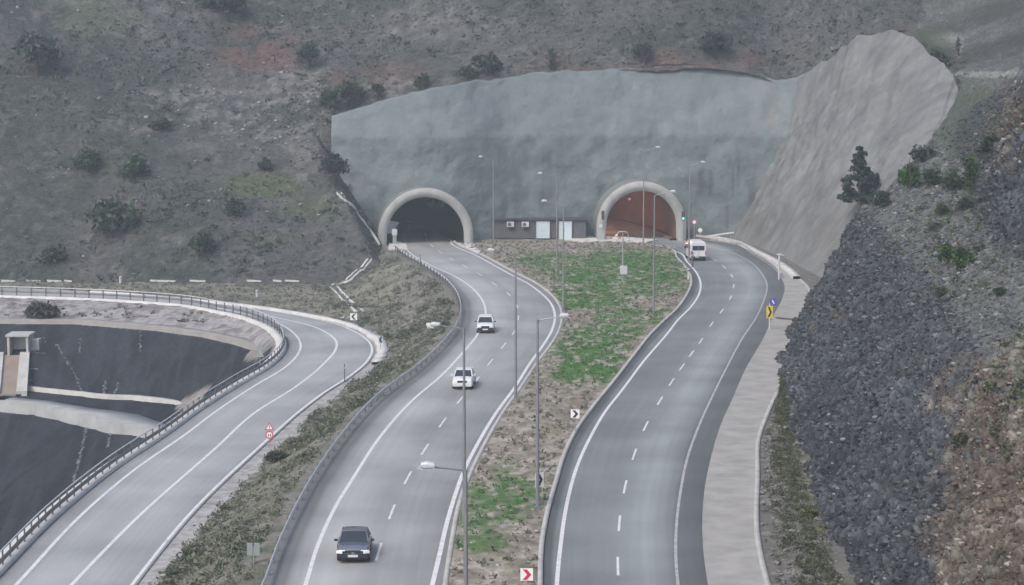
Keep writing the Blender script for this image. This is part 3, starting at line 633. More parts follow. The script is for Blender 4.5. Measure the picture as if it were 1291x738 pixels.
V, Q, C = leafcloud(np.stack([x, y, z+sz*.35], -1), sz, cc, 16, sz*.33, 5, .7)
prop(npmesh('scrub', V, Q, M_leaf, C), 'low grey green scrub covering the hillside', 'scrub', kind='stuff')
def stones(name, P, S, col, seed, label, flatz=.6):
    g = np.random.default_rng(seed); n = len(P); cube = np.array([(a, b, c) for a in (-1, 1) for b in (-1, 1) for c in (-1, 1)], float)*.5
    V = cube[None]*(1+.5*g.uniform(-1, 1, (n, 8, 3)))*np.asarray(S)[:, None, None]; V[..., 2] *= flatz; V[..., 0] *= g.uniform(.7, 1.6, n)[:, None]
    a = g.uniform(0, 6.28, n); b = g.uniform(-.7, .7, n); ca, sa, cb, sb = np.cos(a)[:, None], np.sin(a)[:, None], np.cos(b)[:, None], np.sin(b)[:, None]
    x, y, z = V[..., 0], V[..., 1], V[..., 2]; y, z = y*cb-z*sb, y*sb+z*cb; x, y = x*ca-y*sa, x*sa+y*ca
    V = np.stack([x, y, z], -1)+np.asarray(P)[:, None]; f = np.array([(0, 1, 3, 2), (4, 6, 7, 5), (0, 4, 5, 1), (2, 3, 7, 6), (0, 2, 6, 4), (1, 5, 7, 3)])
    Q = (np.arange(n)[:, None, None]*8+f[None]).reshape(-1, 4)
    C = np.repeat(np.asarray(col)*g.uniform(.6, 1.3, (n, 1)), 8, 0); return prop(npmesh(name, V.reshape(-1, 3), Q, M_stone, C), label, 'stones', kind='stuff')
# pale stones on the hill: concentrated on the outcrops
g = np.random.default_rng(77); x = g.uniform(-95, -20, 9000); y = g.uniform(273, 352, 9000); z = hillz(x, y)
m = patch_mask(x, y, z, [(250,130,90,22,1),(370,115,45,40,1),(330,165,90,30,.8),(200,150,60,18,.7),(395,190,30,60,.6),(320,255,80,12,.5),(60,20,60,20,.3),(100,200,120,60,.12)]); k = g.random(len(x)) < m*.33+.02
stones('stones', np.stack([x, y, z+.0], -1)[k], .1+.45*g.random(k.sum())**2.5, (.27, .275, .27), 3, 'pale stones and outcrops scattered on the left hillside')

# embankment scrub between the roads, and behind the old road
g = np.random.default_rng(31); y = g.uniform(98, 290, 9000); f = g.random(9000); hl, lr = GL(y)-.9, np.maximum(A2(y)+1.5, GL(y)-14-0*y); x = lr+(hl-lr)*f; z = basez(x, y)
dn = fbm(x*.35, y*.25, 0, 3, 55); k = (g.random(len(x)) < .25+1.0*sm(-.2, .4, dn)) & (y < 286-0*x); x, y, z, dn = x[k], y[k], z[k], dn[k]
sz = g.uniform(.12, .38, len(x))*(1+.9*sm(.1, .5, dn)*g.random(len(x))); cc = np.where((g.random(len(x)) < .5)[:, None], np.array((.22, .205, .15))[None], np.array((.105, .118, .078))[None])*g.uniform(.7, 1.3, (len(x), 1))
V, Q, C = leafcloud(np.stack([x, y, z+sz*.3], -1), sz, cc, 24, sz*.25, 9, .8); prop(npmesh('scrub', V, Q, M_leaf, C), 'dry scrub on the embankment between the highway and the old road', 'scrub', kind='stuff')
g = np.random.default_rng(32); x = g.uniform(-80, -16, 3500); y = g.uniform(236, 275, 3500); k = x > -200; k &= (x > A2(y)+2.0) | (x > 100); k &= y > 238; k &= x < GL(y)-12; x, y = x[k], y[k]; z = basez(x, y)
sz = g.uniform(.1, .3, len(x)); cc = np.where((g.random(len(x)) < .65)[:, None], np.array((.2, .185, .125))[None], np.array((.1, .105, .065))[None])*g.uniform(.7, 1.2, (len(x), 1))
V, Q, C = leafcloud(np.stack([x, y, z+sz*.3], -1), sz, cc, 12, sz*.35, 19, .7); prop(npmesh('dry_grass', V, Q, M_leaf, C), 'dry grass strip between the old road and the hill', 'grass', kind='stuff')
# sand bank weeds
g = np.random.default_rng(33); x = g.uniform(-75, -24, 1600); y = g.uniform(215, 256, 1600); d = dist_poly(x, y, crest); k = (x < A1(y)-2.8) & (d < -1.8) & (d > -9) & (fbm(x*.3, y*.3, 0, 2, 5) > -.02); x, y = x[k], y[k]; z = basez(x, y)
sz = g.uniform(.2, .55, len(x)); cc = np.array((.12, .105, .085))[None]*g.uniform(.6, 1.4, (len(x), 1)); V, Q, C = leafcloud(np.stack([x, y, z+sz*.25], -1), sz, cc, 22, sz*.25, 29, .6)
prop(npmesh('weeds', V, Q, M_leaf, C), 'dry brown weeds on the sandy bank above the dam slope', 'weeds', kind='stuff')
# median tufts, stones and grass
g = np.random.default_rng(35); y = g.uniform(98, 300, 26000); a_, b_ = KL(y)+.4, KR(y)-.4; k = g.random(len(y)) < (b_-a_)/26; y, a_, b_ = y[k], a_[k], b_[k]; x = a_+(b_-a_)*g.random(len(y)); gmk = patch_mask(x, y, .2+0*x, GREEN)
k = g.random(len(x)) < .55*gmk; gx, gy = x[k], y[k]; s2 = g.uniform(.08, .2, len(gx)); V, Q, C = leafcloud(np.stack([gx, gy, .2+s2*.3], -1), s2*1.5, (np.array((.050, .142, .026))[None]+np.array((.06, .03, .02))[None]*g.random((len(gx), 1))**2)*g.uniform(.75, 1.3, (len(gx), 1)), 14, s2*.38, 39, .5)
prop(npmesh('grass', V, Q, M_leaf, C), 'fresh green grass growing in patches on the median', 'grass', kind='stuff')
k = (g.random(len(x)) < .22*(1-gmk)) ; tx, ty = x[k], y[k]; s2 = g.uniform(.1, .26, len(tx)); cc = np.where((g.random(len(tx)) < .5)[:, None], np.array((.12, .118, .085))[None], np.array((.25, .235, .18))[None])*g.uniform(.7, 1.3, (len(tx), 1))
V, Q, C = leafcloud(np.stack([tx, ty, .2+s2*.3], -1), s2, cc, 14, s2*.4, 49, .7); prop(npmesh('dry_grass', V, Q, M_leaf, C), 'dry tufts among the stones of the median', 'grass', kind='stuff')
k = (g.random(len(x)) < .36*(1-gmk)); stones('stones', np.stack([x[k], y[k], np.full(k.sum(), .2)], -1), g.uniform(.05, .21, k.sum()), (.30, .285, .255), 43, 'pale stones lying on the median')
# loose blocks on the rock cut
g = np.random.default_rng(37); n = 125000; iy = g.integers(9, len(yv)-150, n); it = g.integers(2, 215, n); k = g.random(n) < np.where(tv[it] < 1.1, .5, np.where(tv[it] < 3, .16, .45)); iy, it = iy[k], it[k]; SS = np.stack([Xd, Yd, Zd], -1); fr = g.random((2, len(iy), 1)); i2 = np.minimum(it+1, len(tv)-1)
Pk = SS[iy, it]*(1-fr[0])*(1-fr[1]) + SS[iy+1, it]*fr[0]*(1-fr[1]) + SS[iy, i2]*(1-fr[0])*fr[1] + SS[iy+1, i2]*fr[0]*fr[1]; colk = C.mean() if False else None
rr_ = g.random((len(iy), 1)); cb = np.where(rr_ < .62, np.array((.052, .057, .064))[None], np.where(rr_ < .93, np.array((.115, .12, .128))[None], np.array((.24, .245, .245))[None])); cb = np.where((tv[it] > 1.2)[:, None]&(tv[it] < 2.9)[:, None], cb*1.25+.02, cb); br = brown[iy, it] > .22+.4*g.random(len(iy)); cb = cb*.85; cb[br] = (.12, .088, .068); cb[br & (g.random(len(iy)) < .25)] = (.25, .235, .21)
stones('stones', Pk, (.06+.20*g.random(len(iy))**2)*g.uniform(.7, 1.3, len(iy))*(Pk[:, 1]/125)**.5, cb, 45, 'loose angular blocks on the dark rock cut', .55)
# bushes of ground cover on the cut's brown top and verge
g = np.random.default_rng(38); n = 4600; iy = g.integers(20, len(yv)-1, n); it = g.integers(70, 240, n); w8 = patch_mask(Xc[iy, it], Yc[iy, it], Zc[iy, it], [(1275,560,60,60,1),(1260,500,45,35,.8),(1250,640,60,60,.3),(1220,300,90,110,.14),(1160,160,60,60,.6),(1180,100,60,35,.5),(1290,450,40,40,.5)])
k = g.random(n) < w8; Pk = np.stack([Xd, Yd, Zd], -1)[iy[k], it[k]]; sz = g.uniform(.2, .6, k.sum()); cc = np.array((.085, .098, .05))[None]*g.uniform(.6, 1.5, (k.sum(), 1)); V, Q, C = leafcloud(Pk+np.array((0, 0, .1)), sz, cc, 34, sz*.22, 59, .7)
prop(npmesh('scrub', V, Q, M_leaf, C), 'olive scrub on the top of the rock cut', 'scrub', kind='stuff')
g = np.random.default_rng(39); y = g.uniform(98, 172, 900); a_ = AP(y); b_ = np.interp(y, ry, [r[1][0] for r in ROWS]); t = g.beta(4, 2.6, 900); x = a_+(b_-a_)*t; sz = g.uniform(.1, .34, 900); cc = np.array((.105, .108, .062))[None]*g.uniform(.6, 1.3, (900, 1))
V, Q, C = leafcloud(np.stack([x, y, .2+sz*.3], -1), sz, cc, 30, sz*.24, 69, .7); prop(npmesh('dry_grass', V, Q, M_leaf, C), 'yellow green weeds along the foot of the rock cut', 'grass', kind='stuff')
y = g.uniform(98, 172, 900); a_ = AP(y)+.2; x = a_+(np.interp(y, ry, [r[1][0] for r in ROWS])-a_)*g.random(900)**.8; stones('stones', np.stack([x, y, np.full(900, .14)], -1), g.uniform(.06, .2, 900), (.2, .195, .185), 47, 'gravel scattered beside the drainage apron')

exec_things = True
# ------------------------------------------------------------------ trees one can tell apart
GD = (.042, .058, .036); GG = (.06, .095, .035)
tr = [ # px, py(base), h, w, colour, label, shape
 (420,236,50,38,(.034,.044,.036),'dark round tree at the left end of the sprayed headwall','round'),
 (415,160,32,30,(.05,.075,.038),'green bushy tree above the upper left corner of the headwall','round'),
 (443,142,40,40,(.048,.068,.04),'broad green tree leaning over the headwall top on the left','round'),
 (476,133,28,24,GD,'small dark tree on the headwall top, second from the left','round'),
 (533,124,26,22,GD,'small dark tree on the headwall top between two low shrubs','round'),
 (614,108,32,36,(.05,.06,.045),'wide grey green tree on the headwall top left of centre','round'),
 (696,97,26,20,(.042,.055,.045),'narrow dark tree on the headwall top at centre','column'),
 (810,88,34,28,(.042,.055,.042),'tall dark tree on the headwall top above the right tunnel','round'),
 (388,88,38,30,GD,'dark tree on the hillside above the pale rock outcrop','round'),
 (335,216,24,22,GD,'dark shrub alone on the hillside above the green patch','round'),
 (205,163,22,26,GD,'low dark shrub on the hillside below the left outcrop','round'),
 (45,95,60,62,(.055,.068,.052),'large pale green spreading tree near the upper left corner','round'),
 (110,215,38,36,(.055,.08,.045),'green bush on the lower left hillside, left of two','round'),
 (168,225,42,38,(.055,.085,.045),'green bush on the lower left hillside, right of two','round'),
 (140,290,50,66,(.052,.072,.045),'broad green bush low on the left hillside','round'),
 (255,320,38,36,(.05,.068,.042),'green bush near the foot of the left hillside','round'),
 (295,268,22,32,GD,'low dark shrub beside the green patch on the hillside','round'),
 (70,330,24,40,GD,'flat dark bush at the far left foot of the hill','round'),
 (590,48,24,26,GD,'dark shrub high on the slope above the headwall','round'),
 (900,70,34,44,(.036,.045,.036),'dark spreading tree on the slope above the right end of the headwall','round'),
 (280,14,34,60,(.05,.058,.046),'grey green tree cut off by the top edge on the left','round'),
 (176,14,30,6,(.05,.05,.04),'thin bare sapling at the top left','column'),
 (1083,266,74,44,(.035,.05,.036),'tall dark pine at the brow of the rock cut','pine'),
 (1112,262,30,30,(.045,.065,.04),'rounded bush just right of the tall pine','round'),
 (1147,238,42,36,(.055,.1,.035),'bright green bush on the bench, first right of the pine','round'),
 (1175,236,30,30,(.045,.07,.036),'dull green bush on the bench behind the bright bush','round'),
 (1200,240,34,34,(.055,.08,.04),'grey green bush in the middle of the bench row','round'),
 (1224,243,46,30,(.05,.085,.032),'tall green bush at the right end of the bench row','column'),
 (1250,198,40,34,(.06,.07,.045),'olive bush at the edge of the upper rock face','round'),
 (1188,272,22,20,(.06,.085,.04),'small bush on the bench below the bush row','round'),
 (1218,264,20,30,(.06,.068,.045),'flat grey bush on the bench near the upper rock','round'),
 (1180,290,14,20,(.07,.085,.045),'low tussock on the open bench','round'),
 (1194,333,38,30,(.06,.105,.032),'bright green bush in the centre of the bench, left of the pair','round'),
 (1209,338,40,32,(.058,.1,.032),'bright green bush in the centre of the bench, right of the pair','round'),
 (1189,372,14,20,(.06,.07,.04),'low dark tussock on the lower bench','round'),
 (1260,373,20,18,(.055,.075,.04),'small round bush at the right edge of the lower bench','round'),
 (1208,70,22,12,(.035,.04,.035),'small dark bush by the pale scar at upper right','column'),
 (1155,72,24,30,(.06,.075,.045),'green bush on the crest of the beige sprayed slope','round'),
 (1180,84,26,34,(.055,.07,.045),'green bush right of the crest of the beige sprayed slope','round'),
 (1122,190,20,50,(.05,.058,.04),'low bush on the lower right rim of the beige sprayed slope','round'),
 (1165,205,26,44,(.045,.052,.04),'dark bush clump on the slope above the bench row','round'),
 (50,400,20,52,(.07,.065,.055),'brown bush on the sandy bank near the spillway','round'),
 (350,582,20,34,(.065,.075,.045),'olive bush beside the round road sign','round'),
 (1020,655,22,30,(.11,.12,.045),'yellow green bush at the foot of the rock cut','round'),
 (1212,560,24,30,(.07,.075,.045),'olive bush hanging on the brown soil','round'),
]
for i, (px, py, h, w, c, lab, sh) in enumerate(tr):
    small = 'bush' in lab or 'shrub' in lab or 'tussock' in lab
    which = 'c' if px > 1090 or (px > 1070 and py > 200) else 'h'
    if px < 60 and py > 380 or px == 350: which = 't'
    if px == 1020: which = 'tc'
    kw = dict(which=which, seed=300+i, shape=sh, per=60 if h > 30 else 36)
    if py == 590: pass
    p = hit(px, py, which)
    if p is None: p = hit(px, py)
    if which == 'h' and 'headwall' in lab and px < 880: p = Vector((px and (px-CX)*(YT+1.5)/F, YT+1.2, float(hillz(np.array((px-CX)*(YT+1.2)/F), np.array(YT+1.2))))) if 'left end' not in lab else p
    if p is None: continue
    tree('pine_tree' if sh == 'pine' else ('shrub' if small else 'tree'), p, None, h, w, c, lab, 'pine tree' if sh == 'pine' else ('shrub' if small else 'tree'), None, **kw)

# ------------------------------------------------------------------ tunnel portals
def arch_pts(r, h, n=40):
    """from left foot over the crown to right foot, (x, z)"""
    p = [(-r, -.3), (-r, h*.5)] + [(-r*math.cos(a), h + r*math.sin(a)) for a in np.linspace(0, math.pi, n)] + [(r, h*.5), (r, -.3)]
    return p
def portal(r, label, pal):
    root = empty('tunnel_portal', (r['x'], r['y'], 0), -r['yaw'], label, 'tunnel portal')
    n = len(arch_pts(1, 1)); inn, outp = arch_pts(r['r'], r['h']), arch_pts(r['R'], r['h']); outb = arch_pts(r['R']+.15, r['h'])
    rr = [[(x, 0, z) for x, z in inn], [(x, -.0, z) for x, z in outp], [(x, 13, z) for x, z in outb]]
    V = np.array([[(x, .9, z) for x, z in inn], [(x*1.0, 0, z) for x, z in arch_pts(r['r']+.12, r['h'])], rr[1], rr[2]]); bm = None
    V[2, :, 1] = .05; Vb = np.concatenate([V[:2], V[2:3], V[3:]])
    npmesh('arch', np.array([[(x, .9, z) for x, z in inn], [(x, 0, z) for x, z in inn], [(x, 0, z) for x, z in outp], [(x, .35, z) for x, z in outp]]), gridQ(4, n), M_ring, parent=root)
    npmesh('collar', np.array([[(x, .35, z) for x, z in arch_pts(r['R']-.06, r['h'])], [(x, 6, z) for x, z in arch_pts(r['R']+.1, r['h'])], [(x, 13, z) for x, z in outb]]), gridQ(3, n), M_collar, parent=root)
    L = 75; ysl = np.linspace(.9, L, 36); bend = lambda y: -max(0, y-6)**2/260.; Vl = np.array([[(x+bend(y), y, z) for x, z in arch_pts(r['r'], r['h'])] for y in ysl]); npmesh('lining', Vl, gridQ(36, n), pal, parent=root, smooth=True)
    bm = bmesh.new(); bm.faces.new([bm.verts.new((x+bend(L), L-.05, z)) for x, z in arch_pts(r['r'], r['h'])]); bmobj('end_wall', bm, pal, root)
    for s in (-1, 1):
        yw = np.linspace(.2, 70, 40); V = np.array([[(s*(r['r']-.5)+a+bend(y), y, z) for a, z in ((-.5, -.1), (-.5, .3), (.5, .3), (.5, -.1))] for y in yw]); npmesh('walkway', V, gridQ(40, 4), pal, parent=root)
    return root
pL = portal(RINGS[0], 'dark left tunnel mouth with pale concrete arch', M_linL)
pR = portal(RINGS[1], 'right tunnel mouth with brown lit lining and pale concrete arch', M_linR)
bm = bmesh.new(); bm.free()
for i, dx in enumerate((-.2, 1.5)):
    f = empty('jet_fan', (RINGS[0]['x']+dx+.6, RINGS[0]['y']+9, 5.35), 0, 'round grey jet fan under the left tunnel crown, %s of the pair' % ('left' if i == 0 else 'right'), 'fan', 'jet fans in the left tunnel')
    bm = bmesh.new(); tube(bm, [(0, -1.2, 0), (0, -1.1, 0), (0, 1.2, 0)], [.42, .5, .5], 16, False); bmobj('casing', bm, M_head, f)
    bm = bmesh.new(); tube(bm, [(0, -.9, 0), (0, -.8, 0)], [.15, .4], 16); bmobj('hub', bm, M_post, f)
    bm = bmesh.new(); bx(bm, (0, 0, .7), (.1, 1.4, .5)); bmobj('bracket', bm, M_post, f)
# tunnel lamps inside the lit right tunnel
for i in range(6):
    y = 16+i*9; c, s_ = math.cos(-RINGS[1]['yaw']), math.sin(-RINGS[1]['yaw']); lx, lz = -3.7-(16+i*9-6)**2/260., 2.6
    t = empty('tunnel_lamp', (RINGS[1]['x']+lx*c-y*s_, RINGS[1]['y']+lx*s_+y*c, lz+1.5), -RINGS[1]['yaw'], 'warm lamp on the left wall of the right tunnel, number %s from the mouth' % ['one', 'two', 'three', 'four', 'five', 'six'][i], 'lamp', 'lamps inside the right tunnel')
    bm = bmesh.new(); bx(bm, (-.2, 0, 0), (.3, 1.2, .2)); bmobj('housing', bm, M_galv, t)
    bm = bmesh.new(); bx(bm, (0, 0, -.12), (.25, 1.1, .06)); bmobj('lamp_lens', bm, M_tunlamp, t)
    if i < 3:
        ld = bpy.data.lights.new('tunnel_light', 'POINT'); ld.energy = 400; ld.color = (1, .46, .3); ld.shadow_soft_size = .3; lo = bpy.data.objects.new('tunnel_light', ld); COL.objects.link(lo); lo.parent = t; lo.location = (.6, 0, -.6)
t = empty('lane_signal', (RINGS[1]['x']-1.6, RINGS[1]['y']+4, 5.9), 0, 'small red lane signal under the right tunnel crown', 'signal')
bm = bmesh.new(); bx(bm, (0, 0, 0), (.7, .25, .6)); bmobj('housing', bm, M_post, t); bm = bmesh.new(); bx(bm, (0, -.14, 0), (.3, .04, .3)); bmobj('light', bm, M_tunred, t); bm = bmesh.new(); bx(bm, (0, 0, .7), (.06, .06, .9)); bmobj('bracket', bm, M_post, t)

# ------------------------------------------------------------------ service building
x0, x1 = (622-CX)/8.5, (738-CX)/8.5; yb = 303.1; b = empty('service_building', ((x0+x1)/2, yb, .34), 0, 'low dark service building with two pale doors between the tunnels', 'building')
w = x1-x0; bm = bmesh.new(); bx(bm, (0, 1.9, 1.35), (w, 3.6, 2.7)); bmobj('wall', bm, M_facade, b, bevel=.02)
bm = bmesh.new(); bx(bm, (0, 1.8, 2.8), (w+.4, 4.2, .16)); bmobj('roof', bm, flat('roof_dark', (.06, .062, .068), .8), b)
for dx, dw in ((.2, 2.0), (3.5, 1.9)):
    bm = bmesh.new(); bx(bm, (dx+.3, .02, 1.28), (dw, .16, 2.56)); f = bmobj('door', bm, M_doorp, b, bevel=.02)
    bm = bmesh.new()
    for q in (-1, 1): bx(bm, (dx+.3+q*(dw/2+.06), -.02, 1.3), (.1, .24, 2.6))
    bx(bm, (dx+.3, -.02, 2.62), (dw+.22, .24, .1)); bmobj('frame', bm, M_post, f)
    bm = bmesh.new(); bx(bm, (dx+.3-dw*.08, -.09, 1.15), (.06, .08, .3)); bmobj('handle', bm, M_galv, f)
    bm = bmesh.new()
    for q in (0, ): bx(bm, (dx+.3-dw*.38, -.075, 1.28), (.06, .03, 2.4))
    bmobj('panel_strip', bm, M_ac, f)
for dx in (-4.3, -2.1):
    f = empty('air_conditioner', (dx, -.28, 2.1), 0); f.parent = b
    bm = bmesh.new(); bx(bm, (0, 0, 0), (1.05, .42, .74)); bmobj('casing', bm, M_ac, f, bevel=.03)
    bm = bmesh.new(); tube(bm, [(-.12, -.2, 0), (-.12, -.235, 0)], .28, 18); bmobj('fan', bm, M_post, f)
    bm = bmesh.new(); bx(bm, (0, 0, -.4), (.9, .4, .06)); bmobj('bracket', bm, M_post, f)
for o in b.children:
    if o.name.startswith('air_conditioner') and o.type == 'EMPTY': pass

# ------------------------------------------------------------------ guardrails
def guardrail(fn, y0, y1, z, sp, label, top=False, h=.72, step=1.0, side=1, post_mat=None, beam_mat=None):
    ys = np.arange(y0, y1, step); x = fn(ys); s = np.concatenate([[0], np.cumsum(np.hypot(np.diff(x), np.diff(ys)))])
    root = empty('guardrail', (float(x[0]), float(ys[0]), z), 0, label, 'guardrail'); ox, oy = float(x[0]), float(ys[0])
    t = np.stack([np.gradient(x), np.gradient(ys)], -1); t /= np.linalg.norm(t, axis=1)[:, None]
    prof = [(0, .16), (.06, .12), (.06, .06), (0, 0), (.06, -.06), (.06, -.12), (0, -.16), (-.02, -.15), (-.02, .15), (0, .16)]
    V = np.stack([np.stack([x-ox+side*t[:, 1]*(.10+a), ys-oy-side*t[:, 0]*(.10+a), np.full(len(ys), h-.17+b)], -1) for a, b in prof], 1)
    npmesh('beam', V, gridQ(len(ys), len(prof)), beam_mat or M_rail, parent=root)
    if top:
        bm = bmesh.new(); tube(bm, [(x[i]-ox, ys[i]-oy, top) for i in range(0, len(ys), 2)], .045, 8); bmobj('top_rail', bm, M_rail, root)
    pm = None; n = 0; q = 0.0
    while q < s[-1] and n < 100:
        xi, yi = np.interp(q, s, x)-ox, np.interp(q, s, ys)-oy; tx, ty = np.interp(q, s, t[:, 0]), np.interp(q, s, t[:, 1])
        if pm is None:
            hh = (top or h); bm = bmesh.new(); bx(bm, (0, 0, hh/2-.1), (.07, .14, hh+.2)); bx(bm, (.075*side, 0, h-.17), (.1, .16, .26)); po = bmobj('post', bm, post_mat or M_post, root); pm = po.data
        else: po = bpy.data.objects.new('post', pm); COL.objects.link(po); po.parent = root
        po.location = (xi, yi, 0); po.rotation_euler = (0, 0, math.atan2(ty, tx)-math.pi/2); q += sp; n += 1
    return root
guardrail(lambda y: GL(y)+.05, 72, 290, 0, 2.6, 'steel guardrail on the outer side of the left carriageway')
guardrail(lambda y: RE(y)+.15, 249.5, 306, 0, 2.0, 'pale steel guardrail along the right carriageway bend near the sprayed slope', side=-1, beam_mat=M_concw, post_mat=M_galv)
guardrail(lambda y: A1(y)-1.75, 100, 219, ZL+.12, 1.9, 'two rail steel barrier along the near part of the old road', top=.9, h=.6, beam_mat=M_raild)
guardrail(lambda y: A1(y)-1.75, 219.5, 266, ZL+.12, 2.0, 'two rail steel barrier along the far part of the old road above the sandy bank', top=1.1, h=.7, step=.5, beam_mat=M_raild)

# ------------------------------------------------------------------ street lamps
def street_lamp(px, py, Ytop_px, hx, label, z=.1):
    """base pixel, pixel row of the arm, pixel x of the head"""
    X0, Y0 = gnd(px, py, z); tp = atY(px, Ytop_px, Y0); H = tp.z - z; hd = atY(hx, Ytop_px-4, Y0); arm = hd.x-X0; s = 1 if arm > 0 else -1
    r = empty('street_lamp', (X0, Y0, z), 0, label, 'street lamp', 'street lamps along the median')
    bm = bmesh.new(); bx(bm, (0, 0, .04), (.42, .42, .08)); tube(bm, [(0, 0, .05), (0, 0, 1.2), (0, 0, H)], [.125, .115, .065], 10); bmobj('pole', bm, M_pole, r, smooth=False)
    rise = hd.z-z-H; bm = bmesh.new(); tube(bm, [(0, 0, H-.25), (s*.12, 0, H-.02), (arm*.5, -.05, H+rise*.45), (arm*.86, -.1, H+rise*.9)], [.05, .045, .04, .035], 7); bmobj('arm', bm, M_pole, r)
    L = .56; bm = bmesh.new(); c = Vector((arm, -.1, H+rise+.02)); rot = Matrix.Rotation(-s*.12, 4, 'Y')
    pts = [(-.5, .05), (-.42, .12), (.1, .17), (.45, .13), (.5, .02), (.3, -.05), (-.4, -.04)]
    a = [bm.verts.new(c + Vector((s*u*L, -w_, v))) for u, v in pts for w_ in (0, )]
    A_ = []; 
    for wv, k in ((-.13, .55), (-.17, .8), (0, 1.1), (.17, .8), (.13, .55)): pass
    bm.free(); bm = bmesh.new(); rings = []
    for wv, k in ((-.19, .55), (-.15, .95), (0, 1.1), (.15, .95), (.19, .55)):
        rings.append([bm.verts.new(c + Vector((s*u*L*(.9 if abs(wv) > .16 else 1), wv, (v-.03)*k+.03))) for u, v in pts])
    for p_, q_ in zip(rings, rings[1:]):
        for i in range(len(pts)): bm.faces.new((p_[i], p_[(i+1) % len(pts)], q_[(i+1) % len(pts)], q_[i]))
    bm.faces.new(rings[0]); bm.faces.new(rings[-1][::-1])
    hdo = bmobj('lamp_head', bm, M_head, r, smooth=False)
    bm = bmesh.new(); bx(bm, c+Vector((s*.12, 0, -.06)), (.5, .24, .05)); bmobj('lens', bm, M_lens, hdo)
    return r
street_lamp(588, 990, 592, 540, 'nearest street lamp whose arm reaches left over the left carriageway, base below the picture')
street_lamp(585.5, 663, 414, 549, 'second street lamp on the left carriageway side, pole in front of the middle white car')
street_lamp(650, 505, 320, 619, 'street lamp pole beside the left carriageway bend below the service building')
street_lamp(677.5, 640, 403, 711, 'street lamp in the stony median with its arm reaching right')
street_lamp(622, 306, 202, 606, 'farthest left street lamp, standing by the left end of the service building')
street_lamp(710, 393, 258, 686, 'darker street lamp of the close pair in front of the pale doors', .1)
street_lamp(702, 348, 223, 681, 'paler, farther street lamp of the close pair in front of the pale doors')
street_lamp(811, 314, 190, 829, 'street lamp in front of the middle of the right tunnel mouth')
street_lamp(824, 397, 246, 848, 'nearer street lamp seen against the right tunnel mouth, rising from the grass')
street_lamp(868.5, 330, 209, 886, 'street lamp just right of the right tunnel arch, behind the van')

# ------------------------------------------------------------------ signs
def sign_root(px, py, z, label, cat='road sign', group=None, rz=0):
    X0, Y0 = gnd(px, py, z); return empty('road_sign', (X0, Y0, z), rz, label, cat, group), F/(Y0*CT)
def spost(r, h, rad=.035):
    bm = bmesh.new(); tube(bm, [(0, .04, -.1), (0, .04, h)], rad, 8); bmobj('post', bm, M_galv, r)
def chevron(r, zc, w, h, bgm, fg, s=1, parts=1, y=-.03):
    bm = bmesh.new(); bx(bm, (0, 0, zc), (w, .03, h)); p = bmobj('panel', bm, bgm, r, bevel=.005)
    bm = bmesh.new(); k = w*.5
    for q in range(parts):
        ox = 0 if parts == 1 else (q-(parts-1)/2)*w*.42; t = .30*w if parts == 1 else .2*w; a = h*.42; e = .22*w if parts == 1 else .14*w
        poly = [(ox-s*e-s*t*.35, zc+a), (ox-s*e+s*t*.75, zc+a), (ox+s*(e+t*.5), zc), (ox-s*e+s*t*.75, zc-a), (ox-s*e-s*t*.35, zc-a), (ox+s*(e-t*.6), zc)]
        prism(bm, poly, -.022, -.030)
    bmobj('chevron', bm, fg, p)
r, s_ = sign_root(664, 744, .15, 'white square sign with a bold red chevron pointing right, nearest in the median', group='chevron signs in the median'); spost(r, 1.0); chevron(r, .78, .62, .62, M_signw, M_redp)
r, s_ = sign_root(680, 632, .15, 'chevron sign at the foot of the median street lamp', group='chevron signs in the median', rz=math.radians(35)); r.location.y -= .3; spost(r, 1.8); chevron(r, 1.35, .62, .85, M_signw, M_signk)
r, s_ = sign_root(725, 545, .15, 'white square sign with a black chevron at the kerb of the right carriageway', group='chevron signs in the median', rz=math.radians(-6)); spost(r, 1.5); chevron(r, 1.3, .62, .62, M_signw, M_signk)
r, s_ = sign_root(446, 412, ZL, 'black and white chevron sign across the old road bend, left of two', group='chevron signs on the old road bend'); spost(r, 1.5); chevron(r, 1.1, .75, .75, M_signw, M_signk, -1)
r, s_ = sign_root(480, 442, ZL+.1, 'black and white chevron sign at the tip of the old road bend, right of two', group='chevron signs on the old road bend', rz=math.radians(40)); spost(r, 1.5); chevron(r, 1.1, .6, .75, M_signw, M_signk, -1)
r, s_ = sign_root(970, 416, .05, 'yellow and black chevron sign under a small blue disc at the apron edge', rz=math.radians(-10)); bm = bmesh.new(); tube(bm, [(0, .05, 0), (0, .05, 2.6)], .07, 8); bmobj('post', bm, M_head, r)
chevron(r, 1.75, .62, 1.2, M_signy, M_signk, 1)
def disc(r, zc, rad, ring, face, x=0, name='sign_disc'):
    bm = bmesh.new(); tube(bm, [(x, .0, zc), (x, -.03, zc)], rad, 26); p = bmobj(name, bm, ring, r)
    bm = bmesh.new(); tube(bm, [(x, -.032, zc), (x, -.04, zc)], rad*.72, 26); bmobj('face', bm, face, p); return p
disc(r, 2.75, .38, M_signb, M_signb, .32)
bm = bmesh.new(); prism(bm, [(.2, 2.9), (.28, 2.95), (.48, 2.6), (.4, 2.55)], -.045, -.055); bmobj('arrow', bm, M_signw, r)
r, s_ = sign_root(340, 566, ZL+.05, 'red bordered triangle above a red bordered disc beside the old road'); spost(r, 2.0)
tri = [(-.36, 1.43), (.36, 1.43), (0, 2.03)]; bm = bmesh.new(); prism(bm, tri, 0, -.03); p = bmobj('triangle', bm, M_redp, r); tc_ = (0, 1.68); bm = bmesh.new(); prism(bm, [(tc_[0]+(a-tc_[0])*.68, tc_[1]+(c-tc_[1])*.68) for a, c in tri], -.032, -.04); bmobj('face', bm, M_signw, p)
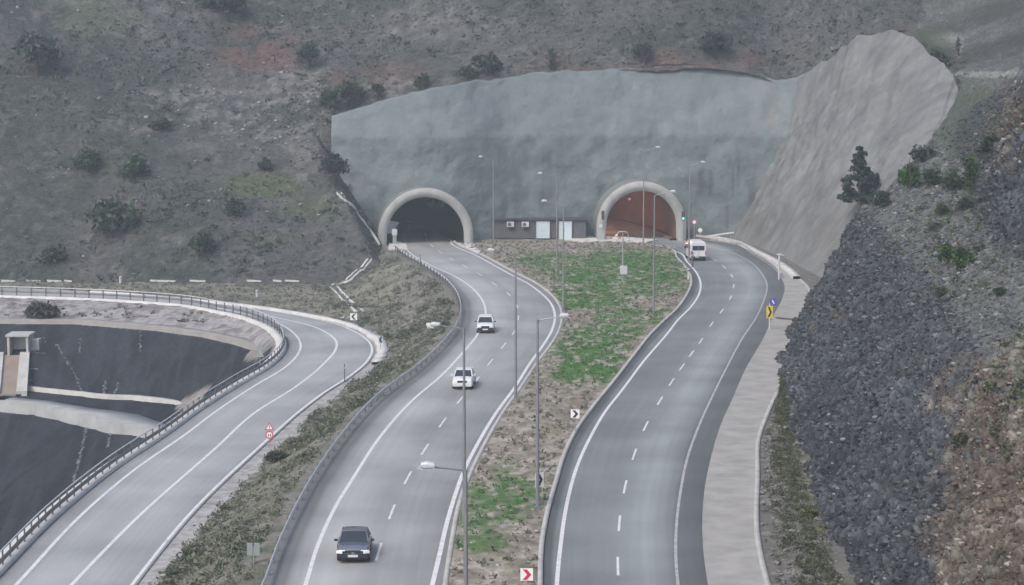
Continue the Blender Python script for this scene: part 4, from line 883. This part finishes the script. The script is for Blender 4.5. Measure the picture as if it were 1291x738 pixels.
bm = bmesh.new(); bx(bm, (0, -.045, 1.7), (.05, .01, .26)); bmobj('symbol', bm, M_signk, p)
p = disc(r, 1.07, .3, M_redp, M_signw); bm = bmesh.new(); bx(bm, (-.08, -.046, 1.05), (.07, .01, .2)); bx(bm, (.08, -.046, 1.05), (.07, .01, .2)); bmobj('symbol', bm, M_signk, p)
r, s_ = sign_root(320, 734, -1.0, 'grey back of a two panel sign on the embankment by the left guardrail'); spost(r, 1.9)
for q in (-1, 1):
    bm = bmesh.new(); bx(bm, (q*.185, 0, 1.75), (.3, .03, .68)); bmobj('panel', bm, M_signback, r, bevel=.005)
bm = bmesh.new(); bx(bm, (0, .03, 1.9), (.66, .03, .05)); bx(bm, (0, .03, 1.55), (.66, .03, .05)); bmobj('bracket', bm, M_post, r)
# triangle sign backs beyond the old road barrier
xx, yy = float(A1(np.array(197.)))-2.6, 197.; r = empty('road_sign', (xx, yy, ZL-.4), 0, 'dull triangular sign standing just outside the old road barrier', 'road sign'); spost(r, 2.3)
for zc in (1.55, 2.25):
    bm = bmesh.new(); prism(bm, [(-.42, zc-.3), (.42, zc-.3), (0, zc+.42)], 0, -.03); bmobj('triangle', bm, M_signback, r)
# dark delineator post on the old road's verge, and others
def marker(px, py, z, h, rad, mat, label, cat='marker post', name='marker_post', capm=None):
    X0, Y0 = gnd(px, py, z); r = empty(name, (X0, Y0, z), 0, label, cat); bm = bmesh.new(); tube(bm, [(0, 0, -.1), (0, 0, h*.9), (0, 0, h)], [rad, rad, rad*.7], 8); bmobj('shaft', bm, mat, r)
    bm = bmesh.new(); tube(bm, [(0, 0, h*.72), (0, 0, h*.86)], rad*1.12, 8); bmobj('band', bm, capm or M_head, r); return r
marker(434.5, 481, ZL, 1.6, .05, M_post, 'dark thin post at the edge of the old road', capm=M_galv)
marker(530, 336, 0, 1.5, .06, M_post, 'dark post by the left guardrail below the left tunnel mouth', capm=M_galv)
marker(873, 336, .1, 1.9, .13, M_post, 'thick dark post at the kerb left of the van', capm=M_galv)
marker(868, 352, .15, 1.3, .12, M_head, 'short pale post in the grass at the right carriageway kerb', capm=M_post)
marker(152, 357, ZL, .9, .2, M_head, 'small white marker stone at the foot of the hill', 'marker stone', 'marker_stone', M_galv)
marker(324, 375, ZL, .9, .16, M_head, 'small white marker on the dry grass strip', 'marker stone', 'marker_stone', M_galv)
r = marker(982, 352, .05, 2.9, .11, M_head, 'pale bent post with a sensor head at the end of the bend guardrail', 'post')
bm = bmesh.new(); tube(bm, [(-.3, 0, 2.95), (.1, 0, 3.0), (.6, 0, 2.85)], [.08, .1, .05], 8); bmobj('sensor_head', bm, M_head, r)
r = empty('sensor_box', (*gnd(711, 409, .1), .1), 0, 'white sensor box on a short post at the median edge by the bend', 'sensor'); bm = bmesh.new(); tube(bm, [(0, 0, 0), (0, 0, .6)], .05, 8); bmobj('post', bm, M_galv, r); bm = bmesh.new(); bx(bm, (-.1, 0, .8), (.6, .35, .5)); bmobj('casing', bm, M_signback, r, bevel=.03)
bm = bmesh.new(); bx(bm, (.02, 0, 1.08), (.8, .4, .05)); bmobj('lid', bm, M_head, r)

# camera mast in the grass
r = empty('camera_mast', (*gnd(785, 358, .1), .1), 0, 'grey mast with a pair of drooping cameras and a control box, standing in the grass', 'camera mast')
bm = bmesh.new(); tube(bm, [(0, 0, 0), (0, 0, 6.0)], [.12, .08], 10); bmobj('pole', bm, M_galv, r)
bm = bmesh.new(); bx(bm, (.1, -.2, 1.65), (.85, .4, 1.0)); bmobj('control_box', bm, M_head, r, bevel=.03)
bm = bmesh.new(); tube(bm, [(-.75, 0, 5.8), (-.45, 0, 6.15), (0, 0, 6.2), (.4, 0, 6.15), (.65, 0, 5.8), (.62, 0, 5.3)], .06, 8); bmobj('crossarm', bm, M_galv, r)
for q, z in ((-.75, 5.65), (.62, 5.15)):
    bm = bmesh.new(); tube(bm, [(q, 0, z+.2), (q, 0, z+.05), (q, 0, z-.15)], [.1, .2, .12], 10); bmobj('camera', bm, M_head, r)
bm = bmesh.new(); bx(bm, (0, 0, .05), (.7, .7, .2)); bmobj('base', bm, M_conc, r)

# traffic signals beside the right tunnel
def signal(px, py, label, lit, hpole, zs):
    X0, Y0 = gnd(px, py, .1); r = empty('traffic_light', (X0, Y0, .1), 0, label, 'traffic light', 'traffic lights at the right tunnel')
    bm = bmesh.new(); tube(bm, [(0, .1, 0), (0, .1, hpole)], .08, 8); bmobj('pole', bm, M_galv, r)
    bm = bmesh.new(); bx(bm, (0, 0, zs), (.42, .3, 1.25)); h = bmobj('signal_head', bm, M_black, r, bevel=.03)
    for k, zz_ in enumerate((.38, 0, -.38)):
        bm = bmesh.new(); tube(bm, [(0, -.15, zs+zz_), (0, -.17, zs+zz_)], .14, 14); bmobj('lens', bm, (M_green_l if (lit and k == 2) else M_post), h)
    return r
r = signal(760, 304.5, 'traffic light left of the right tunnel mouth with a round sign below', False, 4.2, 3.85); disc(r, 2.3, .42, M_signback, M_head, -.35); bm = bmesh.new(); bx(bm, (-.3, .12, .8), (1.1, .5, 1.6)); bmobj('cabinet', bm, M_ring, r, bevel=.03)
signal(861, 306, 'traffic light with its green lamp lit, right of the right tunnel mouth', True, 4.4, 3.9)
for px, py, zc, lab in ((875, 306, 3.0, 'round white sign on a post right of the green traffic light'), (882.5, 306, 1.8, 'lower round white sign on a post against the dark corner of the headwall')):
    X0, Y0 = gnd(px, py, .0); r = empty('road_sign', (X0, Y0, 0), 0, lab, 'road sign'); spost(r, zc, .05); disc(r, zc, .34, M_redp if zc > 2 else M_head, M_signw)
# portal furniture
X0, Y0 = gnd(496.5, 311, 0); r = empty('emergency_box', (X0, Y0+2, 0), 0, 'white emergency cabinet on a post just inside the left tunnel', 'cabinet'); bm = bmesh.new(); bx(bm, (0, 0, 1.9), (.75, .4, .9)); bmobj('casing', bm, M_head, r, bevel=.04); bm = bmesh.new(); bx(bm, (0, .05, .75), (.55, .3, 1.5)); bmobj('pedestal', bm, M_signback, r)
slab('kerb', [gnd(489,316), gnd(514,315.5), gnd(510,309), gnd(499,305), gnd(491,308)], 0, .2, M_concw, 'white kerb block at the left foot of the left tunnel mouth', 'structure')
slab('kerb', [gnd(571,306), gnd(603,321), gnd(606,318), gnd(598,310), gnd(579,302)], 0, .2, M_concw, 'white kerb wedge at the right foot of the left tunnel mouth', 'structure')
r = empty('barrier_board', (*gnd(777, 304, .1), .1), math.radians(-24), 'white barrier board with painted orange glow, lying at the left foot of the right tunnel', 'barrier')
bm = bmesh.new(); bx(bm, (0, 0, .45), (3.0, .12, .35)); bmobj('board', bm, M_head, r)
bm = bmesh.new(); bx(bm, (-.8, -.065, .45), (.5, .02, .33)); bx(bm, (.5, -.065, .45), (.5, .02, .33)); bmobj('stripe', bm, M_glow, r)  # orange patches paint the tunnel's warm glow onto the white board
for q in (-1.2, 1.2):
    bm = bmesh.new(); bx(bm, (q, 0, .14), (.1, .6, .28)); bmobj('foot', bm, M_post, r)
r = empty('pipe', (*gnd(905, 302, .0), .0), math.radians(8), 'pale horizontal pipe rail at the right end of the headwall', 'pipe'); bm = bmesh.new(); tube(bm, [(-2.2, 0, .35), (2.4, 0, .95)], .16, 8); bmobj('tube', bm, M_concw, r)
for q in (-1.8, 2.0):
    bm = bmesh.new(); bx(bm, (q, 0, .2), (.12, .12, .7)); bmobj('leg', bm, M_galv, r)

# ------------------------------------------------------------------ concrete channels
def channel(pix, label, w=.7, h=.35, which='th', mat=None, lift=.12, name='drainage_channel', cat='drainage channel', zfix=None):
    P = []
    for (a, b_), (c, d_) in zip(pix[:-1], pix[1:]):
        for t in np.linspace(0, 1, 7, endpoint=False): P.append((a+(c-a)*t, b_+(d_-b_)*t))
    P.append(pix[-1]); Wp = [hit(a, b_, which) for a, b_ in P]; Wp = [p for p in Wp if p is not None]
    if len(Wp) < 2: return
    Wp = np.array(Wp); t = np.gradient(Wp, axis=0); t[:, 2] = 0; t /= np.linalg.norm(t, axis=1)[:, None]+1e-9; n = np.stack([t[:, 1], -t[:, 0], 0*t[:, 0]], -1)
    g = np.random.default_rng(len(P)); ww = w*(1+.15*g.uniform(-1, 1, len(Wp)))
    prof = [(-.5, -h), (-.5, lift), (-.33, lift), (-.22, -.05), (.22, -.05), (.33, lift), (.5, lift), (.5, -h)]
    V = np.stack([Wp+n*(ww[:, None]*a)+np.array((0, 0, b_)) for a, b_ in prof], 1)
    npm = npmesh(name, V, gridQ(len(Wp), len(prof)), mat or M_conc); return prop(npm, label, cat)
channel([(427,243),(445,262),(462,284),(477,309)], 'concrete channel running down the left edge of the headwall', .75)
channel([(466,327),(456,340),(452,341),(438,354),(420,360)], 'broken white channel crossing the embankment below the left tunnel', .8, mat=M_concw)
channel([(421,362),(436,378),(455,394)], 'thick white pipe like channel dropping to the old road bend', 1.1, mat=M_concw)
channel([(420,407),(438,400)], 'short pale channel behind the left chevron sign', .8, mat=M_concw)
for i, (a, b_) in enumerate([(2,20),(34,52),(60,78),(82,92),(190,222),(240,260),(312,330),(345,356),(360,378)]):
    channel([(a,353),(b_,354)], 'pale concrete channel piece at the foot of the hill, %s from the left' % ['first','second','third','fourth','fifth','sixth','seventh','eighth','ninth'][i], .7, mat=M_conc, lift=.05)
    bpy.context.scene.collection.objects[-1]['group'] = 'channel pieces along the foot of the hill'
channel([(543,410),(553,411)], 'white slab lying in the scrub left of the guardrail', 1.0, mat=M_concw, name='slab', cat='slab', lift=.25)
# rim of blocks around the tip of the old road bend
kerb(lambda y: A2(y)+1.1, 198, 262, 0, .9, ZL-.1, .3, 'rough pale concrete rim around the old road bend', mat=M_concw, jag=.5)
# cross drain in the apron
a_, b_ = gnd(977, 400, .03), gnd(1010, 403, .03); slab('drain', [a_, b_, (b_[0], b_[1]-1.4), (a_[0], a_[1]-1.4)], .0, .045, flat('drain_dark', (.07, .068, .066), .9), 'dark cross drain over the concrete apron', cat='drain')

# ------------------------------------------------------------------ spillway on the dam face
DZ = lambda x, y: float(basez(np.array([x]), np.array([y]))[0])
p0 = hit(24, 449, 't'); r = empty('spillway', p0, 0, 'concrete inlet box with a rusty chute running down the dam slope', 'spillway')
s_ = F/(p0.y*CT); wv = 24/s_
bm = bmesh.new()
for q in (-1, 1): bx(bm, (q*wv*.5, 1.0, .8), (.28, 3.0, 3.2))
bx(bm, (0, 1.0, 2.42), (wv+.6, 3.2, .26)); bx(bm, (wv*.5+.6, 1.6, .7), (.9, 1.6, 2.2)); bmobj('inlet_box', bm, M_conc, r, bevel=.03)
bm = bmesh.new(); bx(bm, (0, 1.2, .9), (wv-.3, .15, 2.7)); bmobj('gate', bm, M_signback, r)
top_ = Vector((-.6, -.3, -.1)); bot = hit(12, 500, 't')-p0; 
def quadstrip(name, w0, w1, off, mat, z):
    V = [(top_.x-w0+off, top_.y, top_.z+z), (top_.x+w0+off, top_.y, top_.z+z), (bot.x+w1+off, bot.y, bot.z+z), (bot.x-w1+off, bot.y, bot.z+z)]
    bm = bmesh.new(); a = [bm.verts.new(v) for v in V]; b = [bm.verts.new((v[0], v[1], v[2]-1.0)) for v in V]; bm.faces.new(a); bm.faces.new(b[::-1])
    for i in range(4): bm.faces.new((a[i], b[i], b[(i+1) % 4], a[(i+1) % 4]))
    return bmobj(name, bm, mat, r)
quadstrip('chute_wall', .35, .4, -1.45, M_conc, .6); quadstrip('chute_wall', .55, .6, 1.35, M_conc, .6); quadstrip('chute_floor', 1.2, 1.3, 0, M_rust, .25)
# lime runs on the dark facing (weathered white seepage lines, thin raised crusts)
M_lime = nmat('lime_crust', [(.10,.105,.11), (.2,.21,.215), (.34,.35,.35)], 1.6, .9, .3, 9)
def runs(paths, label):
    V, Q, C = [], [], []
    g = np.random.default_rng(3); st = []
    for pts in paths:
        for (a, b_), (c, d_) in zip(pts[:-1], pts[1:]):
            n = max(2, int(math.hypot(c-a, d_-b_)/.7))
            for t in np.linspace(0, 1, n):
                p = hit(a+(c-a)*t+g.normal()*.9, b_+(d_-b_)*t, 't')
                if p is not None: st.append(p+Vector((0, 0, .02)))
    S = g.uniform(.05, .26, len(st)); stones('lime_crust', np.array(st), S, (.20, .21, .215), 5, label, .25)
runs([[(57,425),(52,437),(42,445)],[(72,434),(78,445),(90,462),(98,480),(104,497)],[(102,425),(101,446)],[(177,412),(177,444)],[(134,480),(131,500)],[(150,482),(144,500)],[(111,530),(105,560),(98,590),(93,608)],[(142,540),(135,565)],[(36,445),(56,446)],[(40,465),(48,466)],[(38,480),(46,481)],[(36,492),(48,492)],[(125,500),(150,500)]], 'white lime crusts seeping down the dark dam slope')

# ------------------------------------------------------------------ vehicles (front faces -y)
def loft(bm, secs):
    rings = [[bm.verts.new((x, y, z)) for x, z in ring] for y, ring in secs]; n = len(rings[0])
    for a, b in zip(rings, rings[1:]):
        for i in range(n): bm.faces.new((a[i], a[(i+1) % n], b[(i+1) % n], b[i]))
    bm.faces.new(rings[0]); bm.faces.new(rings[-1][::-1])
def ring(hw, zb, zt, crown=.03):
    h = zt-zb; R = [(hw*.90, zb), (hw*.985, zb+h*.12), (hw, zb+h*.45), (hw*.975, zb+h*.8), (hw*.88, zt-.01), (hw*.5, zt+crown*.6)]
    return R + [(0, zt+crown)] + [(-x, z) for x, z in R[::-1]]
def wheel(root, x, y, rad, w=.2):
    e = empty('wheel', (x, y, rad), 0); e.parent = root
    bm = bmesh.new(); tube(bm, [(-w/2, 0, 0), (-w/2+.03, 0, 0), (w/2-.03, 0, 0), (w/2, 0, 0)], [rad*.93, rad, rad, rad*.93], 22); bmobj('tyre', bm, M_tyre, e, smooth=False)
    s = 1 if x > 0 else -1; bm = bmesh.new(); tube(bm, [(s*w*.3, 0, 0), (s*(w/2+.012), 0, 0)], [rad*.62, rad*.6], 18)
    bmobj('rim', bm, M_rim, e)
def car(X0, Y0, rz, paint, label, L=4.2, Wd=1.68, Hh=1.42, hood=.92, nose=.80, style='sedan', low=None):
    r = empty('car', (X0, Y0, .01), rz, label, 'car'); h = Wd/2; f = -L/2; b = L/2; zb = .24
    secs = [(f, ring(h*.84, zb+.12, nose-.08)), (f+.08, ring(h*.94, zb, nose)), (f+.5, ring(h, zb, nose+.07)), (f+1.15, ring(h, zb, hood)), (0, ring(h, zb, hood+.02)),
            (b-.9, ring(h, zb, hood+.02)), (b-.35, ring(h*.98, zb, hood-(.02 if style == 'sedan' else 0))), (b-.05, ring(h*.93, zb+.02, hood-.08)), (b, ring(h*.84, zb+.15, hood-.16))]
    bm = bmesh.new(); loft(bm, secs); bmobj('body', bm, paint, r, smooth=False, bevel=.02)
    y1, y2 = f+1.12, f+1.72; y3, y4 = (b-1.35, b-.85) if style == 'sedan' else (b-.55, b-.12)
    hb, ht, zb2, zt = h*.9, h*.72, hood+.0, Hh
    q = lambda *v: v
    P = dict(a=(-hb, y1, zb2), b=(hb, y1, zb2), c=(ht, y2, zt-.04), d=(-ht, y2, zt-.04), e=(-hb, y4, zb2), f=(hb, y4, zb2), g=(ht, y3, zt-.04), h=(-ht, y3, zt-.04))
    def pane(name, keys):
        vs = [Vector(P[k]) for k in keys]; c = sum(vs, Vector())/4; n = (vs[1]-vs[0]).cross(vs[2]-vs[1]).normalized()
        bm = bmesh.new(); a = [bm.verts.new(v) for v in vs]; bb = [bm.verts.new(c+(v-c)*.97 - n*.05) for v in vs]; bm.faces.new(a); bm.faces.new(bb[::-1])
        for i in range(4): bm.faces.new((a[i], bb[i], bb[(i+1) % 4], a[(i+1) % 4]))
        bmobj(name, bm, M_glass, r)
    pane('windshield', 'abcd'); pane('rear_window', 'fehg'); pane('side_window', 'bfgc'); pane('side_window', 'eadh')
    bm = bmesh.new(); loft(bm, [(y2-.06, [(-ht*.98, zt-.06), (-ht*.9, zt), (0, zt+.025), (ht*.9, zt), (ht*.98, zt-.06)]), ((y2+y3)/2, [(-ht*1.04, zt-.05), (-ht*.92, zt+.02), (0, zt+.05), (ht*.92, zt+.02), (ht*1.04, zt-.05)]), (y3+.06, [(-ht*.98, zt-.06), (-ht*.9, zt-.01), (0, zt+.02), (ht*.9, zt-.01), (ht*.98, zt-.06)])])
    ro = bmobj('roof', bm, paint, r, bevel=.012)
    bm = bmesh.new()
    for s in (-1, 1):
        for (ya, yb_) in ((y1, y2), (y4, y3)): bm = bmesh.new(); tube(bm, [(s*(hb+.005), ya, zb2), (s*(ht+.01), yb_, zt-.03)], .045, 6); bmobj('pillar', bm, paint, r)
        ym = (y2+y3)/2; bm = bmesh.new(); tube(bm, [(s*(hb+.01), ym+.1, zb2), (s*(ht+.015), ym, zt-.03)], .04, 6); bmobj('pillar', bm, paint, r)
    for s in (-1, 1):
        for yy_ in (f+.78, b-.78): wheel(r, s*(h-.09), yy_, .30)
        bm = bmesh.new(); bx(bm, (s*h*.68, f+.045, nose-.13), (.36, .1, .16), Matrix.Rotation(s*.15, 4, 'Z')); bmobj('headlight', bm, M_lampg, r, bevel=.02)
        bm = bmesh.new(); bx(bm, (s*h*.76, b-.03, hood-.25), (.26, .08, .15)); bmobj('tail_light', bm, M_red, r, bevel=.02)
        bm = bmesh.new(); bx(bm, (s*(h+.1), y1+.28, hood+.08), (.2, .12, .13)); bmobj('mirror', bm, low or M_black, r, bevel=.03)
    bm = bmesh.new(); bx(bm, (0, f+.03, nose-.17), (Wd*.46, .08, .2)); bmobj('grille', bm, M_black, r)
    bm = bmesh.new(); bx(bm, (0, f+.02, .42), (Wd*.93, .16, .3)); bmobj('bumper', bm, low or M_black, r, bevel=.05)
    bm = bmesh.new(); bx(bm, (0, b-.02, .42), (Wd*.93, .16, .24)); bmobj('bumper', bm, low or M_black, r, bevel=.05)
    bm = bmesh.new(); bx(bm, (0, f-.075, .42), (.52, .02, .12)); bmobj('number_plate', bm, M_plate, r)
    bm = bmesh.new(); bx(bm, (0, 0, .27), (Wd*.9, L*.9, .12)); bmobj('underbody', bm, M_black, r)
    return r
def dark_panels(r, L, Wd, nose):  # panels added to keep front and sides dark below the sky-reflecting bonnet
    f = -L/2; h = Wd/2; bm = bmesh.new(); loft(bm, [(f-.03, ring(h*.86, .22, nose-.1)), (f+.1, ring(h*.975, .2, nose-.03)), (f+.4, ring(h*1.012, .2, nose-.02)), (f+.55, ring(h*1.006, .2, nose-.05))]); bmobj('front_fascia', bm, M_darkpaint, r, bevel=.015)
    for s in (-1, 1):
        bm = bmesh.new(); bx(bm, (s*(h+.004), .1, .48), (.05, L-1.9, .5)); bmobj('side_sill', bm, M_darkpaint, r, bevel=.01)
        bm = bmesh.new(); bx(bm, (s*h*.80, f+.04, nose-.15), (.34, .2, .15), Matrix.Rotation(s*.25, 4, 'Z')); bmobj('headlight', bm, M_lampg, r, bevel=.03)
    bm = bmesh.new(); bx(bm, (0, f-.07, nose-.2), (.14, .03, .1)); bmobj('badge', bm, M_rim, r, bevel=.01)
def head(fn, Y): return math.atan2(float(fn(Y+1.))-float(fn(Y-1.)), 2.0)
def fpos(px, py, L, hd):            # front-bottom pixel -> vehicle centre
    x, y = gnd(px, py); return x+math.sin(hd)*L/2, y+math.cos(hd)*L/2
hd = head(LC, 109); x, y = fpos(443, 712, 4.3, hd); r = car(x, y, -hd+math.radians(2), M_skylit, 'dark metallic car with a black grille, nearest on the left carriageway', 3.95, 1.72, 1.38, .86, .76, 'sedan', low=M_darkpaint); dark_panels(r, 3.95, 1.72, .76)
hd = head(LC, 170); x, y = fpos(581, 492, 4.15, hd); r = car(x, y, -hd+math.radians(3), M_white, 'white boxy sedan behind the second street lamp pole, middle of the three cars', 4.15, 1.66, 1.42, .92, .82, 'sedan', low=M_plate)
hd = head(LC, 200); x, y = fpos(610, 421, 4.2, hd); r = car(x, y, 0, M_white, 'white car with dark bumper, farthest of the three on the left carriageway', 4.2, 1.68, 1.46, .93, .82, 'hatch')

def van(px, py, rz):
    x, y = gnd(px, py); L, Wd, Hh = 5.6, 2.05, 2.6; r = empty('van', (x, y+L/2, .01), rz, 'white high roof van driving toward the right tunnel', 'van'); h = Wd/2
    def vr(hw, zb, zt):      # van section
        R = [(hw*.95, zb), (hw, zb+.15), (hw, zb+(zt-zb)*.45), (hw*.95, zt-.35), (hw*.84, zt-.06), (hw*.5, zt)]; return R+[(0, zt+.02)]+[(-a, b) for a, b in R[::-1]]
    bm = bmesh.new(); loft(bm, [(-L/2, vr(h*.97, .42, Hh-.12)), (-L/2+.06, vr(h, .34, Hh)), (-L/2+3.6, vr(h, .32, Hh)), (L/2-1.5, vr(h*.99, .32, Hh-.25)), (L/2-.95, vr(h*.97, .32, 1.55)), (L/2-.25, vr(h*.94, .32, 1.2)), (L/2, vr(h*.82, .42, .95))]); bmobj('body', bm, M_white, r, bevel=.03)
    bm = bmesh.new(); bx(bm, (.0, -L/2-.01, 1.72), (Wd*.78, .06, .62)); w_ = bmobj('rear_window', bm, M_glass, r, bevel=.04)
    bm = bmesh.new(); bx(bm, (0, -L/2-.035, 1.25), (.03, .03, 1.9)); bmobj('door_seam', bm, M_signback, r)
    bm = bmesh.new(); bx(bm, (0, -L/2-.06, .5), (Wd*.96, .2, .26)); bmobj('bumper', bm, M_black, r, bevel=.04)
    bm = bmesh.new(); bx(bm, (-.2, -L/2-.17, .55), (.5, .02, .12)); bmobj('number_plate', bm, M_plate, r)
    for s in (-1, 1):
        bm = bmesh.new(); bx(bm, (s*h*.93, -L/2+.02, 1.05), (.13, .12, .55)); bmobj('tail_light', bm, M_red, r, bevel=.02)
        bm = bmesh.new(); bx(bm, (s*(h+.17), L/2-1.5, 1.5), (.24, .14, .36)); bmobj('mirror', bm, M_black, r, bevel=.04)
        bm = bmesh.new(); bx(bm, (s*(h-.005), -.9, 1.75), (.05, 2.6, .55)); bmobj('side_window', bm, M_glass, r, bevel=.02)
        bm = bmesh.new(); bx(bm, (s*(h-.01), 1.35, 1.7), (.05, .8, .55)); bmobj('side_window', bm, M_glass, r, bevel=.02)
        for yy_ in (-L/2+1.05, L/2-.95): wheel(r, s*(h-.11), yy_, .34, .22)
    bm = bmesh.new(); bx(bm, (0, L/2-1.2, 1.85), (Wd*.82, .06, .75), Matrix.Rotation(-.5, 4, 'X')); bmobj('windshield', bm, M_glass, r)
    bm = bmesh.new(); bx(bm, (0, 0, .34), (Wd*.86, L*.9, .14)); bmobj('underbody', bm, M_black, r)
van(879, 329.5, math.radians(3))

# ------------------------------------------------------------------ haze
if HAZE:
    bm = bmesh.new(); bx(bm, (0, 400, 65), (1400, 1400, 290)); hz = bmesh.new(); bm2 = bm
    me = bpy.data.meshes.new('haze'); bm.to_mesh(me); bm.free(); ho = bpy.data.objects.new('haze', me); COL.objects.link(ho); prop(ho, 'thin blue grey haze over the valley', kind='stuff')
    m = bpy.data.materials.new('haze'); m.use_nodes = True; n = m.node_tree.nodes; l = m.node_tree.links; n.clear(); pv = n.new('ShaderNodeVolumePrincipled'); pv.inputs['Density'].default_value = HAZE; pv.inputs['Color'].default_value = (.80, .88, .97, 1); pv.inputs['Anisotropy'].default_value = .1
    ou = n.new('ShaderNodeOutputMaterial'); l.new(pv.outputs[0], ou.inputs['Volume']); me.materials.append(m)
